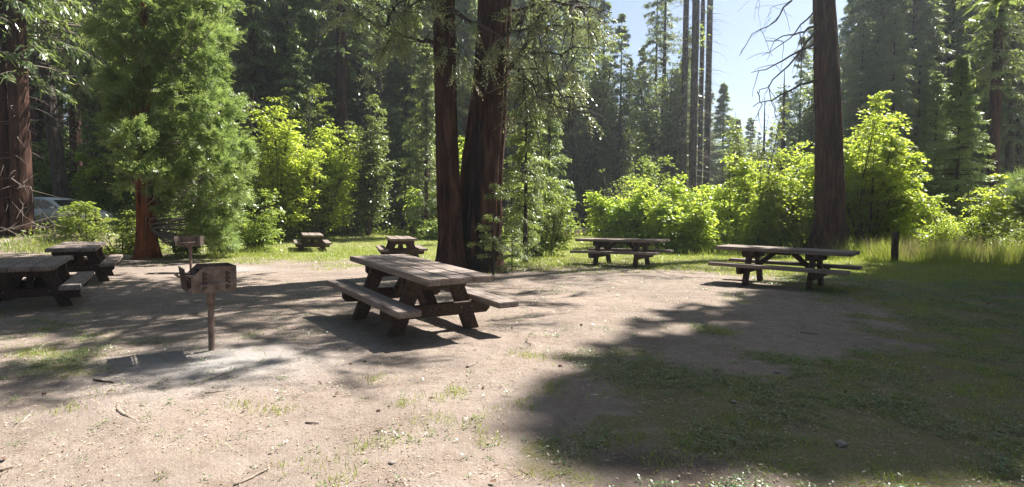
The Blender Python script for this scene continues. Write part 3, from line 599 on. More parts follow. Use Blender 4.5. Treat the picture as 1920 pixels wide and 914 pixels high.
# sequoia with a feathery crown, left
dS = 20.0; bS = onpx(275, dS); ps = [(-.3, 0, 0, .46), (0, 0, 0, .38), (.5, 0, 0, .31), (1.2, 0, 0, .28), (2.5, -.02, 0, .26), (7, -.05, 0, .23), (14, 0, 0, .15), (22, 0, 0, .03)]
def sequoia(seed):
    r = R(seed); C = []; n = 0; Dv = []
    # lobes: (px, py, radius px) read off the crown's outline, spread round the trunk in depth
    lob = [(265, 250, 42), (250, 300, 38), (290, 330, 34), (240, 330, 30), (300, 370, 34), (260, 190, 50), (285, 280, 40), (250, 20, 70), (340, 10, 90), (395, 60, 60), (300, 90, 70), (380, 130, 70), (345, 60, 60), (240, 100, 60), (290, 170, 60), (400, 190, 65), (350, 235, 60), (300, 220, 50), (410, 250, 62), (420, 310, 60), (345, 300, 55), (320, 350, 50), (400, 370, 62), (440, 360, 40), (350, 400, 50), (410, 430, 48), (380, 440, 45), (330, 330, 40), (225, 200, 50), (215, 150, 45), (225, 260, 38), (440, 290, 38), (370, -40, 80), (270, -60, 90), (345, 460, 30), (420, 460, 35), (360, 180, 60), (200, 60, 50), (400, 0, 50)]
    for px_, py_, rp in lob:
        for rep in range(3):
            off = r.normal()*1.1 - .4
            if rep == 2: off = abs(off)+.6
            c = np.array(pix(px_+r.normal()*8, py_+r.normal()*8, dS+off)); rad = rp*dS/F_PX*.62
            k = int(15*(rad/.9)**2)+6
            u = unit(r, k)*rad*r.uniform(.5, 1.05, (k, 1)); u[:, 2] *= .75
            P = c+u-np.array(bS); C.append(P)
            ax = P-np.array([0, 0, 1.0]); ax[:, 2] = P[:, 2]*0; ax[:, :2] /= np.maximum(np.linalg.norm(ax[:, :2], axis=1, keepdims=True), .3)
            d = u/rad*.8 + ax*.7; d[:, 2] += .25; Dv.append(d)
    C = np.concatenate(C); Dv = np.concatenate(Dv); Dv /= np.linalg.norm(Dv, axis=1, keepdims=True)
    tint = np.clip(fbm(C[:, 0]*1.1+50, C[:, 2]*1.1+C[:, 1], 5, 2)*1.3-.15, 0, 1)
    fol = [sprays(r, C, Dv, 19, .32, .60, .13, .034, 10, .10, tint, .8)]
    # limbs from the trunk to a share of the clumps
    s = r.choice(len(C), 260, replace=False); E_ = C[s]; z0 = np.maximum(1.0, E_[:, 2]-np.hypot(E_[:, 0], E_[:, 1])*.35)
    S0 = np.stack([0*z0, 0*z0, z0], -1); mid = S0*.45+E_*.55; mid[:, 2] -= .12*np.hypot(E_[:, 0], E_[:, 1])
    wd = [tubes(np.stack([S0, S0*.75+mid*.25, mid, E_], 1), np.tile([.035, .028, .018, .006], (260, 1)), 5)]
    nd = 60; zd = r.uniform(1, 4.5, nd); a = r.uniform(-1.2, 1.2, nd); L = r.uniform(.8, 2.6, nd); q = np.linspace(0, 1, 5)[None]
    wd.append(tubes(np.stack([np.cos(a)[:, None]*L[:, None]*q, -np.sin(a)[:, None]*L[:, None]*q, zd[:, None]-L[:, None]*(.35*q+.15*q*q)], -1), .014*(1.1-q)*np.ones((nd, 1)), 3))
    return wd, fol
wS, fS = sequoia(31)
cwd, cfo = conifer(104, 23, 7.5, 3.0, 110, 14, 4, .26, .06, .35, .3, .1, .7)[1:]
tree('sequoia_tree', bS, 0, 'young sequoia with red bark and a full feathery crown left of the barbecue grills', 'tree', [trunk(ps, 40, 120, .07, 11, 12, .13, .40, 5)], wS+cwd, fS+cfo, BARK_SEQ, L_SEQ, limbmat=TWIG_DEAD)
# two trees outside the frame whose crowns shade the right foreground
for sd, x, y, h, z0, rm, lb in ((111, 16.2, 17.0, 28, 10, 4.2, 'tall conifer past the picture edge shading the bare foreground'), (112, 20.8, 16.8, 29, 9, 4.4, 'tall conifer past the picture edge shading the near grass'), (114, 18.6, 17.8, 30, 9, 4.2, 'tall conifer past the picture edge between two others'), (113, 20.8, 22.5, 29, 9.5, 4.2, 'tall conifer past the picture edge shading the ground by the wooden post')):
    tk, wd, fo = conifer(sd, h, z0, rm, 380, 16, 3, .55, .24, .35, .2, .45, .6)
    tree('conifer_tree', (x, y, gzf(x, y)), 0, lb, 'tree', tk, wd, fo, BARK_RED, L_DARK)
# ------------------------------------------------------------ forest prototypes
def place(root, x, y, rz, s, label=None, group=None, name=None, cat_=None, sz=None):
    root.location = (x, y, gzf(x, y)); root.rotation_euler = (0, 0, rz); root.scale = (s, s, sz or s)
    tag(root, label, cat_, group); return root
PROTO = {}
def proto(key, name, bark, leaf, label, cat_, **kw):
    tk, wd, fo = conifer(**kw)
    PROTO[key] = (tree(name, (0, 0, 0), 0, label, cat_, tk, wd, fo, bark, leaf, limbmat=TWIG_DEAD if kw.get('dead') else None), [0])
proto('fir1', 'conifer_tree', BARK_GREY, L_DARK, 'dark fir', 'tree', seed=1, h=26, z0=3.5, rmax=3.6, nb=330, ns=16, m=4, bl=.36, bw=.10, dead=30, tr=.32)
proto('fir2', 'conifer_tree', BARK_GREY, L_DARK, 'dark fir', 'tree', seed=2, h=24, z0=7.0, rmax=3.0, nb=260, ns=16, m=4, bl=.36, bw=.10, dead=70, tr=.30, gap=.4)
proto('cedar', 'cedar_tree', BARK_RED, L_MID, 'green cedar', 'tree', seed=3, h=25, z0=2.0, rmax=4.6, nb=330, ns=20, m=4, bl=.34, bw=.11, droop=.5, rise=.35, sag=.5, tr=.33, dead=20, shape=.6, gap=.4)
proto('fir3', 'conifer_tree', BARK_RED, L_MID, 'mid fir', 'tree', seed=4, h=27, z0=9.5, rmax=3.3, nb=260, ns=15, m=4, bl=.36, bw=.10, droop=.45, dead=80, tr=.36, gap=.4)
proto('pine', 'pine_tree', BARK_GREY, L_DARK, 'sparse pine', 'tree', seed=5, h=27, z0=14, rmax=3.0, nb=110, ns=13, m=5, bl=.32, bw=.07, droop=.2, rise=.1, dead=110, tr=.27, shape=.5, gap=.35)
proto('pine2', 'pine_tree', BARK_GREY, L_DARK, 'sparse pine', 'tree', seed=6, h=20, z0=6.5, rmax=2.2, nb=130, ns=12, m=5, bl=.30, bw=.07, droop=.25, rise=.1, dead=60, tr=.17, shape=.6, gap=.4)
proto('snag', 'dead_pine', BARK_GREY, L_DARK, 'bare tall pine', 'tree', seed=7, h=30, z0=24, rmax=1.6, nb=30, ns=10, m=4, bl=.3, bw=.07, dead=190, tr=.26, shape=.5)
proto('small', 'young_fir', BARK_GREY, L_SEQ, 'young fir', 'tree', seed=8, h=9.5, z0=.5, rmax=3.0, nb=250, ns=26, m=5, bl=.17, bw=.04, droop=.18, rise=.05, sag=.15, tr=.12, shape=1.15, gap=.1)
def oak(key, seed, label, leaf, **kw):
    w, f = bush(seed, **kw); tk = [trunk([(-.3, 0, 0, .22), (kw['h']*.35, .15, 0, .15), (kw['h']*.8, .1, 0, .03)], 12, 24, .05, 7, 1, .12, .4)]
    PROTO[key] = (tree('broadleaf_tree', (0, 0, 0), 0, label, 'tree', tk, w, f, BARK_GREY, leaf, limbmat=TWIG_DARK), [0])
oak('oak1', 61, 'broadleaf tree', L_BUSH2, w=8, h=14, nstem=11, ncl=560, nl=42, ls=.27, clr=.85, layer=.25, low=.22, openness=.4)
oak('oak2', 62, 'broadleaf tree', L_MID, w=6.5, h=16, nstem=10, ncl=560, nl=42, ls=.25, clr=.8, layer=.22, low=.15, openness=.4)
used = set()
def put(key, px_, d, rz, s, label, group=None, sz=None, gy_=None, mat=None):
    root, u = PROTO[key]; p = onpx(px_, d)
    o = root if key not in used else copy_tree(root)
    used.add(key)
    place(o, p.x, p.y, rz, s, label, group, sz=sz)
    return o
rr = random.Random(4)
# named trunks and trees, one by one
NAMED = [
 ('fir3', 8, 27, 1.0, 'reddish trunk at the very edge of the picture beside the thick dark trunk'),
 ('cedar', 150, 42, .95, 'grey trunk rising behind the yellow-green bush near the car'),
 ('oak1', 585, 41, 1.0, 'big leafy tree with sunlit sprays above the maple bushes'),
 ('oak2', 455, 37, .95, 'tall leafy tree rising behind the sequoia crown'),
 ('oak1', 735, 48, .9, 'hazy leafy tree behind the twiggy dark trunks'),
 ('oak2', 1005, 45, .85, 'leafy tree behind the cedar saplings'),
 ('oak2', 880, 50, 1.0, 'leafy tree far behind the two redwoods'),
 ('oak1', 1660, 41, .85, 'shaded leafy tree behind the tallest bright bush'),
 ('oak2', 235, 36, .9, 'leafy tree filling the gap left of the sequoia'),
 ('oak2', 1246, 47, .95, 'bushy blue-green tree just left of the bare trunk cluster'),
 ('oak2', 1150, 49, .80, 'lower bushy tree under the thin pines at the sky edge'),
 ('oak2', 1098, 47, .92, 'bushy tree at the left border of the blue sky'),
 ('oak2', 1196, 53, .75, 'rounded tree crown between the two thin pines'),
 ('oak2', 1508, 50, .92, 'airy dark tree filling the space left of the big straight trunk'),
 ('oak2', 1600, 47, 1.0, 'dark tree directly right of the big straight trunk'),
 ('oak1', 1440, 62, .62, 'low far tree under the pale glare of the sky'),
 ('oak1', 1370, 60, .60, 'low far leafy tree right of the bare trunk cluster'),
 ('cedar', 540, 37, 1.0, 'full sunlit green cedar between the sequoia and the grey trunks'),
 ('cedar', 478, 35, .8, 'shadier green cedar just behind the sequoia crown'),
 ('fir3', 643, 38, 1.05, 'straight grey trunk standing over the bright maple bushes'),
 ('fir2', 676, 41, .95, 'grey trunk close beside the straight one with twiggy dead limbs'),
 ('pine', 712, 40, .9, 'dark trunk with a fringe of dead twigs nearest the slimmer redwood'),
 ('cedar', 762, 45, .78, 'pale green feathery conifer filling the gap left of the slimmer redwood'),
 ('cedar', 872, 43, .9, 'green conifer seen through the gap between the two redwoods'),
 ('pine2', 1072, 46, .95, 'thin dark pine behind the cedar sapling'),
 ('pine2', 1128, 50, 1.0, 'thin pine with a wispy crown left of the sky gap'),
 ('pine2', 1160, 47, .84, 'sparse pine whose tip stands against the blue sky'),
 ('pine', 1240, 49, .80, 'bushy-topped pine beside the cluster of bare trunks'),
 ('pine2', 1225, 52, 1.12, 'slender pine behind the bushy-topped one'),
 ('snag', 1278, 45, .86, 'leftmost of the tall bare trunks by the sky gap'),
 ('snag', 1296, 42, 1.0, 'thickest of the tall bare trunks by the sky gap'),
 ('snag', 1309, 46, .70, 'slim bare trunk just right of the thickest one'),
 ('snag', 1322, 48, .95, 'rightmost tall bare trunk edged with dead twigs against the sky'),
 ('small', 1351, 62, 1.55, 'distant pointed fir at the foot of the bright sky gap'),
 ('small', 1378, 70, 1.3, 'smaller distant fir right of the pointed one in the sky gap'),
 ('pine2', 1493, 50, .80, 'airy pine in the sky gap just left of the big straight trunk'),
 ('pine2', 1515, 54, .95, 'taller airy pine partly behind the big straight trunk'),
 ('small', 1790, 29.5, .98, 'young fir with light layered boughs in front of the dark woods'),
 ('fir3', 1855, 36, .9, 'dark straight trunk behind the young fir'),
 ('fir2', 1886, 40, .9, 'slimmer dark trunk at the edge of the right-hand woods'),
 ('cedar', 1640, 43, .9, 'dark drooping cedar right of the big straight trunk'),
 ('fir1', 1700, 41, .92, 'dense dark fir behind the tallest bright bush'),
]
for key, px_, d, s, lb in NAMED:
    put(key, px_, d, rr.uniform(0, 6.28), s, lb)
for px_, d, h, rad in ((1426, 52, 11.5, .13), (1461, 48, 12.8, .17), (1451, 55, 8, .11)):
    p = onpx(px_, d); r = R(int(px_)); nd = 26; zd = r.uniform(2, h*.9, nd); ad = r.random(nd)*6.28; Ld = r.uniform(.3, 1.3, nd); s = np.linspace(0, 1, 4)[None]
    wd = [tubes(np.stack([np.cos(ad)[:, None]*Ld[:, None]*s, np.sin(ad)[:, None]*Ld[:, None]*s, zd[:, None]-Ld[:, None]*.3*s*s], -1), .02*(1.1-s)*np.ones((nd, 1)), 3)]
    lb = {1426: 'thin pointed snag in the middle of the sky gap', 1461: 'taller snag with drooping twigs nearer the big straight trunk', 1451: 'shortest snag beside the taller one'}[px_]
    tree('dead_snag', p, 0, lb, 'dead tree', [trunk([(-.3, 0, 0, rad*1.2), (h*.5, .1, 0, rad), (h, .05, 0, .02)], 8, 12, .05)], wd, None, BARK_GREY, None)
# the thick trunks at the left edge
for px_, d, w, lb, mt, lean in ((44, 27, 31, 'thick dark reddish trunk just left of the parked car', BARK_RED, 0), (122, 31, 22, 'leaning slim trunk just right of the parked car roof', BARK_GREY, -.9)):
    p = onpx(px_, d); rad = w*d/F_PX/2
    tk, wd, fo = conifer(int(px_), 27, 6.5, 3.6, 200, 14, 4, .34, .09, .5, .2, rad, .75, sag=.5, dead=50)
    tree('conifer_tree', p, 0, lb, 'tree', [trunk([(-.4, 0, 0, rad*1.1), (3, lean*.3, 0, rad), (9, lean, 0, rad*.9), (26, lean, 0, .05)], 32, 110, .09, 10, 2, rad*.3, .6)], wd, fo, mt, L_DARK, limbmat=TWIG_DEAD)
# rows of forest, grouped
def rows(n, x0, x1, d0, d1, keys, smin, smax, label, group, seed, skip=None):
    r = random.Random(seed)
    for i in range(n):
        px_ = x0+(x1-x0)*(i+r.uniform(.1, .9))/n; d = r.uniform(d0, d1)
        if skip and skip(px_, d): continue
        put(r.choice(keys), px_, d, r.uniform(0, 6.28), r.uniform(smin, smax), label, group)
rows(13, -60, 250, 36, 46, ['fir2', 'fir3', 'fir3'], .75, 1.0, 'bare-trunked conifer standing on the slope behind the parked car', 'conifers on the slope behind the car', 1)
rows(16, -80, 300, 48, 66, ['fir3', 'pine', 'fir2'], .8, 1.1, 'straight trunk further up the wooded slope above the car', 'trees further up the slope', 2)
rows(15, 300, 1010, 42, 52, ['fir1', 'cedar', 'cedar', 'fir2'], .8, 1.1, 'dark conifer in the first rank of woods behind the lawn', 'first rank of woods behind the lawn', 3)
rows(30, 250, 1120, 53, 72, ['fir1', 'fir1', 'cedar'], .95, 1.2, 'dark conifer deep in the woods beyond the lawn', 'deep woods beyond the lawn', 4)
rows(16, 1060, 1330, 56, 76, ['fir1', 'cedar'], .5, .72, 'dark conifer below the blue sky behind the thin pines', 'conifers behind the thin pines', 5)
rows(18, 1320, 1570, 66, 92, ['fir1', 'cedar', 'pine2'], .40, .66, 'low far conifer along the foot of the bright sky gap', 'far conifers under the sky gap', 6)
rows(14, 1590, 1990, 44, 54, ['fir1', 'fir2', 'fir1', 'cedar'], .85, 1.05, 'dark conifer crowded behind the bright bushes at the lawn edge', 'shaded woods behind the bright bushes', 7)
rows(18, 1570, 2050, 57, 72, ['fir1', 'fir1', 'fir2'], 1.0, 1.2, 'dark conifer deep in the shaded woods past the wooden post', 'deep shaded woods past the post', 8)
for k, (root, u) in PROTO.items():
    if k not in used: raise RuntimeError('unused '+k)
for i, (x, y) in enumerate(((-12, -6), (-4, -11), (5, -8), (13, -4), (-18, 3), (-22, 11), (0, -18), (10, -16), (-11, -16), (20, 1), (24, 8), (-6, -22), (-15, 10), (-19, 17.5), (-12, 2), (14.5, 7.5), (18, 11), (10, 1), (25, 15), (-26, 24))):  # unseen firs added behind and beside the camera to cut sky fill
    o = copy_tree(PROTO['fir1'][0]); place(o, x, y, i*1.3, .95, 'unseen conifer added round the viewpoint to block sky light', 'unseen conifers added round the viewpoint')
rows(8, 320, 840, 34, 40, ['cedar', 'oak2'], .42, .7, 'young sunlit tree in front of the dark woods behind the lawn', 'young trees behind the lawn', 9)
rows(5, 1040, 1130, 47, 51, ['cedar'], .38, .55, 'young cedar behind the half-bare pale shrub', 'young cedars by the fallen log', 10)
rows(5, 1590, 1760, 37, 41, ['cedar'], .4, .6, 'young cedar behind the tallest bright bush', 'young cedars behind the tallest bush', 11)
# undergrowth of the woods: one mass
def thicket(name, n, region, seed, zs, ls, mat, label, nz):
    r = R(seed); X = r.uniform(region[0], region[1], n); Y = r.uniform(region[2], region[3], n)
    nn = fbm(X*.35, Y*.35, seed, 3); k = (nn > nz) & ~((X > 1.5) & (X < 8.5) & (Y < 50)); X = X[k]; Y = Y[k]; nn = nn[k]; n = len(X)
    Z = gz(X, Y)+zs*r.random(n)**1.4*(nn-nz)*6
    return tag(link(name, mesh_np(name, *leaves(np.stack([X, Y, Z], -1), unit(r, n), np.tile([0, 0, 1.], (n, 1))+r.normal(size=(n, 3))*.6, ls*r.uniform(.5, 1.3, n), ls*.5*r.uniform(.5, 1.3, n), r.random(n))), mat), label, 'undergrowth', kind='stuff')
thicket('undergrowth', 150000, (-50, 48, 35, 62), 51, 1.2, .24, L_BUSH2, 'low green undergrowth covering the floor of the woods', .40)
thicket('undergrowth', 90000, (-90, 90, 60, 120), 53, 2.2, .5, L_MID, 'dark undergrowth far back on the rising forest floor', .35)
thicket('undergrowth', 30000, (-40, -14, 24, 40), 52, .7, .16, L_BUSH2, 'leafy growth round the parked car', .40)
# ------------------------------------------------------------ bushes, left to right
def put_bush(name, px_, d, label, bark=TWIG_DARK, leaf=L_BUSH, cat_='bush', **kw):
    w, f = bush(**kw); p = onpx(px_, d)
    o = empty(name, p, 0, label, cat_); link('stemwork', wood_mesh('stemwork', w), bark, o)['kind'] = 'stuff'; link('foliage', leaf_mesh('foliage', f), leaf, o); return o
S = 1/F_PX
put_bush('maple_bush', 205, 34, 'yellow-green maple bush between the parked car and the sequoia', seed=201, w=4.0, h=4.2, depth=3, nstem=14, ncl=264, nl=43, ls=0.176, clr=0.48, layer=.15, openness=.38, leaf=L_BUSH)
put_bush('maple_bush', 165, 26.5, 'lower leafy bush hiding the front of the parked car', seed=202, w=2.2, h=1.9, nstem=10, ncl=88, nl=36, ls=0.162, clr=0.41, layer=.15, openness=.3, leaf=L_BUSH2)
put_bush('leafy_bush', 232, 22, 'dim low bush at the foot of the sequoia', seed=215, w=2.2, h=1.6, nstem=12, ncl=88, nl=32, ls=0.121, clr=0.34, leaf=L_BUSH2, openness=.3)
put_bush('maple_bush', 520, 29.8, 'tall bright maple bush behind the farthest picnic table', seed=203, w=4.8, h=6.9, depth=3, nstem=16, ncl=344, nl=50, ls=0.149, clr=0.44, layer=.22)
put_bush('maple_bush', 596, 31.5, 'broad bright maple bush right of the tall one', seed=204, w=5.4, h=7.0, depth=3, nstem=16, ncl=264, nl=50, ls=0.149, clr=0.48, layer=.2, openness=.3)
put_bush('maple_bush', 475, 25, 'darker green shrub touching the sequoia crown', seed=205, w=1.8, h=2.6, nstem=10, ncl=96, nl=43, ls=0.135, clr=0.41, leaf=L_BUSH2)
put_bush('maple_bush', 662, 36, 'green bush under the straight grey trunk', seed=206, w=3.0, h=5.0, nstem=12, ncl=176, nl=39, ls=0.203, clr=0.57, leaf=L_BUSH2, openness=.3)
put_bush('leafy_bush', 812, 37, 'yellow-green bush just left of the slimmer redwood', seed=207, w=2.8, h=3.6, nstem=12, ncl=160, nl=43, ls=0.189, clr=0.57)
put_bush('leafy_bush', 808, 33, 'low green shrub touching the edge of the far lawn', seed=208, w=1.8, h=1.3, nstem=10, ncl=72, nl=36, ls=0.149, clr=0.40, leaf=L_BUSH2)
put_bush('leafy_bush', 725, 39, 'low rounded dark green shrub at the back of the lawn', seed=209, w=3.2, h=1.9, nstem=12, ncl=144, nl=36, ls=0.162, clr=0.46, leaf=L_BUSH2)
put_bush('leafy_bush', 882, 38, 'bright foliage low between the two redwoods', seed=210, w=3.4, h=6.2, nstem=12, ncl=192, nl=39, ls=0.203, clr=0.57)
put_bush('leafy_bush', 1018, 22, 'green leafy sapling right of the charred redwood', seed=211, w=1.6, h=3.2, nstem=12, ncl=208, nl=43, ls=0.115, clr=0.34, leaf=L_BUSH2, openness=.25)
put_bush('maple_bush', 1150, 27, 'rounded bright bush behind the middle picnic table, its left half', seed=212, w=3.0, h=2.6, depth=2.4, nstem=18, ncl=264, nl=54, ls=0.135, clr=0.37, layer=.3)
put_bush('maple_bush', 1240, 26, 'wider bright bush right behind the middle picnic table', seed=213, w=3.8, h=3.4, depth=3, nstem=18, ncl=344, nl=54, ls=0.135, clr=0.41, layer=.28)
put_bush('bare_shrub', 1165, 31, 'half-bare pale shrub standing up behind the bright bush', seed=214, w=3.4, h=4.4, nstem=26, ncl=120, nl=16, ls=.12, clr=0.46, leaf=L_BUSH2, bark=TWIG_DEAD, openness=.2)
put_bush('maple_bush', 1345, 29, 'bright bush in the dip below the bare trunks', seed=221, w=3.6, h=3.3, depth=2.6, nstem=16, ncl=240, nl=50, ls=0.149, clr=0.44)
put_bush('alder_tree', 1405, 33, 'pale airy leafy tree against the sky gap', seed=216, w=3.6, h=7.6, depth=3, nstem=14, ncl=264, nl=32, ls=0.162, clr=0.48, layer=.3, low=.35, leaf=L_BUSH2, openness=.4, cat_='tree')
put_bush('maple_bush', 1432, 25, 'big bright bush left of the big straight trunk', seed=217, w=3.8, h=4.3, depth=3, nstem=18, ncl=384, nl=54, ls=0.135, clr=0.44, layer=.25)
put_bush('maple_bush', 1500, 27.5, 'tall yellow-green bush against the left of the big trunk', seed=218, w=2.6, h=5.3, depth=2.4, nstem=14, ncl=264, nl=46, ls=0.149, clr=0.44)
put_bush('maple_bush', 1625, 25.5, 'tallest bright bush with bare stems right of the big trunk', seed=219, w=5.4, h=6.3, depth=3.4, nstem=20, ncl=496, nl=54, ls=0.149, clr=0.46, layer=.2, low=.24)
put_bush('maple_bush', 1690, 26.5, 'lower outer part bush sloping down from the tallest one', seed=222, w=2.6, h=3.6, depth=2.4, nstem=12, ncl=160, nl=46, ls=0.149, clr=0.44, layer=.2)
put_bush('maple_bush', 1850, 24, 'small layered maple above the tall grass', seed=223, w=2.0, h=3.4, depth=2, nstem=10, ncl=104, nl=43, ls=0.135, clr=0.39, layer=.15, openness=.35)
put_bush('leafy_bush', 1785, 24, 'fine-leaved yellow-green shrub rising from the tall grass', seed=224, w=3.0, h=2.2, depth=2, nstem=22, ncl=208, nl=60, ls=.065, clr=0.32, layer=.6)
put_bush('leafy_bush', 1885, 22.5, 'low green shrub in the tall grass at the far edge', seed=225, w=2.6, h=1.5, nstem=16, ncl=120, nl=60, ls=.07, clr=0.34, layer=.5, leaf=L_BUSH2)
for px_, d, w_, h_, sd, lf, lb in ((455, 31, 4, 7.5, 241, L_BUSH2, 'tall loose broadleaf sapling half hidden by the sequoia'), (560, 34, 4.5, 8.5, 242, L_BUSH2, 'loose green broadleaf tree rising above the maple bushes'),
        (625, 34, 4, 6.6, 243, L_BUSH, 'yellow-green sapling left of the straight grey trunk'), (700, 44, 4.5, 6.0, 244, L_BUSH2, 'mid-green thicket under the twiggy dark trunks'), (1005, 36, 3, 6.5, 245, L_BUSH2, 'green broadleaf sapling beyond the cedar saplings'),
        (1215, 34, 4.2, 5.2, 246, L_BUSH2, 'duller green bush behind the wider bright bush'), (1300, 24.5, 3, 2.4, 247, L_BUSH, 'low bright bush between the two picnic tables'), (1380, 27, 3.6, 4.4, 248, L_BUSH, 'loose bright bush under the pale airy tree'),
        (1560, 28, 4, 5.4, 249, L_BUSH, 'bright leaves showing both sides of the big straight trunk'), (1740, 30, 4, 3.6, 250, L_BUSH2, 'shaded green bush at the foot of the young fir'), (95, 34, 4, 5, 251, L_BUSH2, 'thin leafy sapling behind the parked car')):
    put_bush('broadleaf_sapling', px_, d, lb, seed=sd, w=w_, h=h_, depth=w_*.8, nstem=11, ncl=260, nl=42, ls=.15, clr=.45, layer=.2, leaf=lf, openness=.35)
# pine sapling at the right edge
p = onpx(1925, 24); r = R(61); C = unit(r, 260)*np.array([1.0, 1.0, 1.25])*r.uniform(.3, 1, (260, 1)); Dn = C/np.linalg.norm(C, axis=1, keepdims=True); C[:, 2] += 2.1; Dn[:, 2] += .4
E0 = np.zeros_like(C); E0[:, 2] = C[:, 2]*.75
tree('pine_sapling', p, 0, 'long-needled young pine cut by the edge of the picture', 'tree', [trunk([(-.1, 0, 0, .08), (3.3, 0, 0, .02)], 8, 8)], [tubes(np.stack([E0, (E0+C)/2, C], 1), np.tile([.02, .014, .006], (260, 1)), 4)], [sprays(r, C, Dn, 9, .3, .5, .2, .012, 9, 0, None, 1)], BARK_GREY, L_SEQ)
# cedar saplings by the thick redwood
def sapling(px_, d, label, seed, **kw):
    tk, wd, fo = conifer(seed=seed, **kw); return tree('cedar_sapling', onpx(px_, d), 0, label, 'tree', tk, wd, fo, BARK_GREY, kw.get('leaf', L_MID))
sapling(985, 18, 'slim cedar sapling just right of the charred redwood', 301, h=5.6, z0=.5, rmax=1.15, nb=130, ns=22, m=6, bl=.10, bw=.028, droop=.4, rise=.2, tr=.085, shape=.5, sag=.5)
sapling(1028, 26, 'taller sunlit cedar sapling behind the slim one', 302, h=7.4, z0=.4, rmax=1.35, nb=190, ns=22, m=5, bl=.13, bw=.04, droop=.5, rise=.3, tr=.09, shape=.7, sag=.5)
sapling(925, 14.6, 'little fir with flat boughs in front of the charred trunk', 303, h=2.3, z0=.2, rmax=.9, nb=20, ns=26, m=7, bl=.07, bw=.018, droop=.15, rise=.05, tr=.03, shape=.6, sag=.2)
sapling(960, 15.6, 'low fir seedling among the grass at the redwood foot', 304, h=1.2, z0=.1, rmax=.8, nb=24, ns=24, m=6, bl=.07, bw=.02, droop=.2, rise=.1, tr=.02, shape=.6, sag=.2)
sapling(745, 41, 'short young fir at the back of the far lawn', 305, h=3.6, z0=.2, rmax=1.5, nb=100, ns=18, m=4, bl=.18, bw=.06, droop=.2, rise=.1, tr=.05, shape=.8, sag=.2)
# bare grey shrub by the far post
def twiggy(name, p, label, seed, n, h, spread, mat=TWIG_DEAD):
    r = R(seed); a = r.random(n)*6.28; L = h*r.uniform(.5, 1, n); s = np.linspace(0, 1, 6)[None]; o = spread*r.uniform(.1, 1, n)
    P = np.stack([np.cos(a)[:, None]*o[:, None]*s**1.3+r.normal(size=(n, 6))*.03*h, np.sin(a)[:, None]*o[:, None]*s**1.3+r.normal(size=(n, 6))*.03*h, L[:, None]*s-.05], -1)
    b = np.repeat(np.arange(n), 5); k = len(b); st = r.integers(2, 6, k); S0 = P[b, st]; d = unit(r, k); d[:, 2] = abs(d[:, 2])*.6
    q = np.linspace(0, 1, 4)[None, :, None]; Q = S0[:, None]+d[:, None]*q*h*.22
    m = wood_mesh(name, [tubes(P, .012*(1.2-s)*np.ones((n, 1)), 4), tubes(Q, np.tile([.006, .005, .004, .002], (k, 1)), 3)])
    ob = link(name, m, mat); ob.location = p; return tag(ob, label, 'shrub')
twiggy('bare_shrub', onpx(772, 39), 'bare grey shrub standing behind the far wooden post', 401, 22, 2.4, .7)
twiggy('bare_shrub', onpx(1128, 40), 'leafless pale shrub left of the bright bush near the fallen log', 402, 24, 3.2, 1.0)
twiggy('bare_shrub', onpx(655, 34), 'tangle of dry brown twigs at the foot of the green bushes', 403, 26, 1.6, 1.1)
# dead fallen branches at left in front of the car
r = R(71); wd = []
for pts, rad in (([(-20, 440, 23), (60, 418, 23), (110, 405, 23.3), (150, 398, 23.6)], .03), ([(0, 425, 23.2), (30, 437, 23), (60, 448, 22.8)], .02), ([(60, 418, 23), (80, 425, 22.8), (110, 434, 22.6)], .02), ([(25, 335, 24), (45, 350, 23.8), (60, 352, 23.6), (62, 380, 23.6)], .02), ([(40, 352, 23.8), (44, 340, 23.7), (56, 333, 23.6)], .012), ([(45, 380, 23.8), (40, 400, 23.6), (58, 415, 23.5)], .018), ([(60, 425, 23.4), (100, 424, 23.4), (128, 425, 23.4)], .022)):
    B = bough(pts, rad, 8)+r.normal(size=(8, 3))*.03; wd.append(tubes(B[None], (rad*np.linspace(1, .4, 8))[None], 5))
    for _ in range(6):
        u = r.integers(1, 7); d = r.normal(size=3)*.5; d[2] += .1; q = B[u]+d*np.linspace(0, 1, 4)[:, None]*.7; wd.append(tubes(q[None], np.array([[.012, .009, .006, .003]]), 3))
tag(link('fallen_branch', wood_mesh('fallen_branch', wd), TWIG_DEAD), 'tangled dead grey branch lying in front of the parked car', 'fallen branch')
def log(name, a, b, r0_, label, mat=LOGW):
    a = Vector(a); b = Vector(b); n = 14; P = np.array([tuple(a.lerp(b, i/(n-1))) for i in range(n)]); P[:, 2] += R(3).normal(size=n)*.01
    m = MB(); m.tube([tuple(p) for p in P], [r0_*(1-.25*i/n) for i in range(n)], 14); o = m.build(name, mat, smooth=False); return tag(o, label, 'log')
a = gpt(1052, 441); b = gpt(1118, 438); log('fallen_log', a+Vector((0, 0, .22)), b+Vector((0, .5, .20)), .26, 'thick pale fallen log at the far edge of the lawn')
a = gpt(1112, 437); b = gpt(1150, 437); log('fallen_log', a+Vector((0, 0, .12)), b+Vector((0, .3, .12)), .15, 'thinner pale log end beside the thick fallen one')
a = gpt(1870, 432); b = gpt(1935, 431); log('fallen_log', a+Vector((0, 0, .12)), b+Vector((0, 0, .12)), .16, 'pale log lying past the tall grass near the picture edge')
a = gpt(1690, 472); b = gpt(1800, 474); log('fallen_log', a+Vector((0, 0, .02)), b+Vector((0, 0, .02)), .07, 'long thin half-buried log beyond the wooden post')
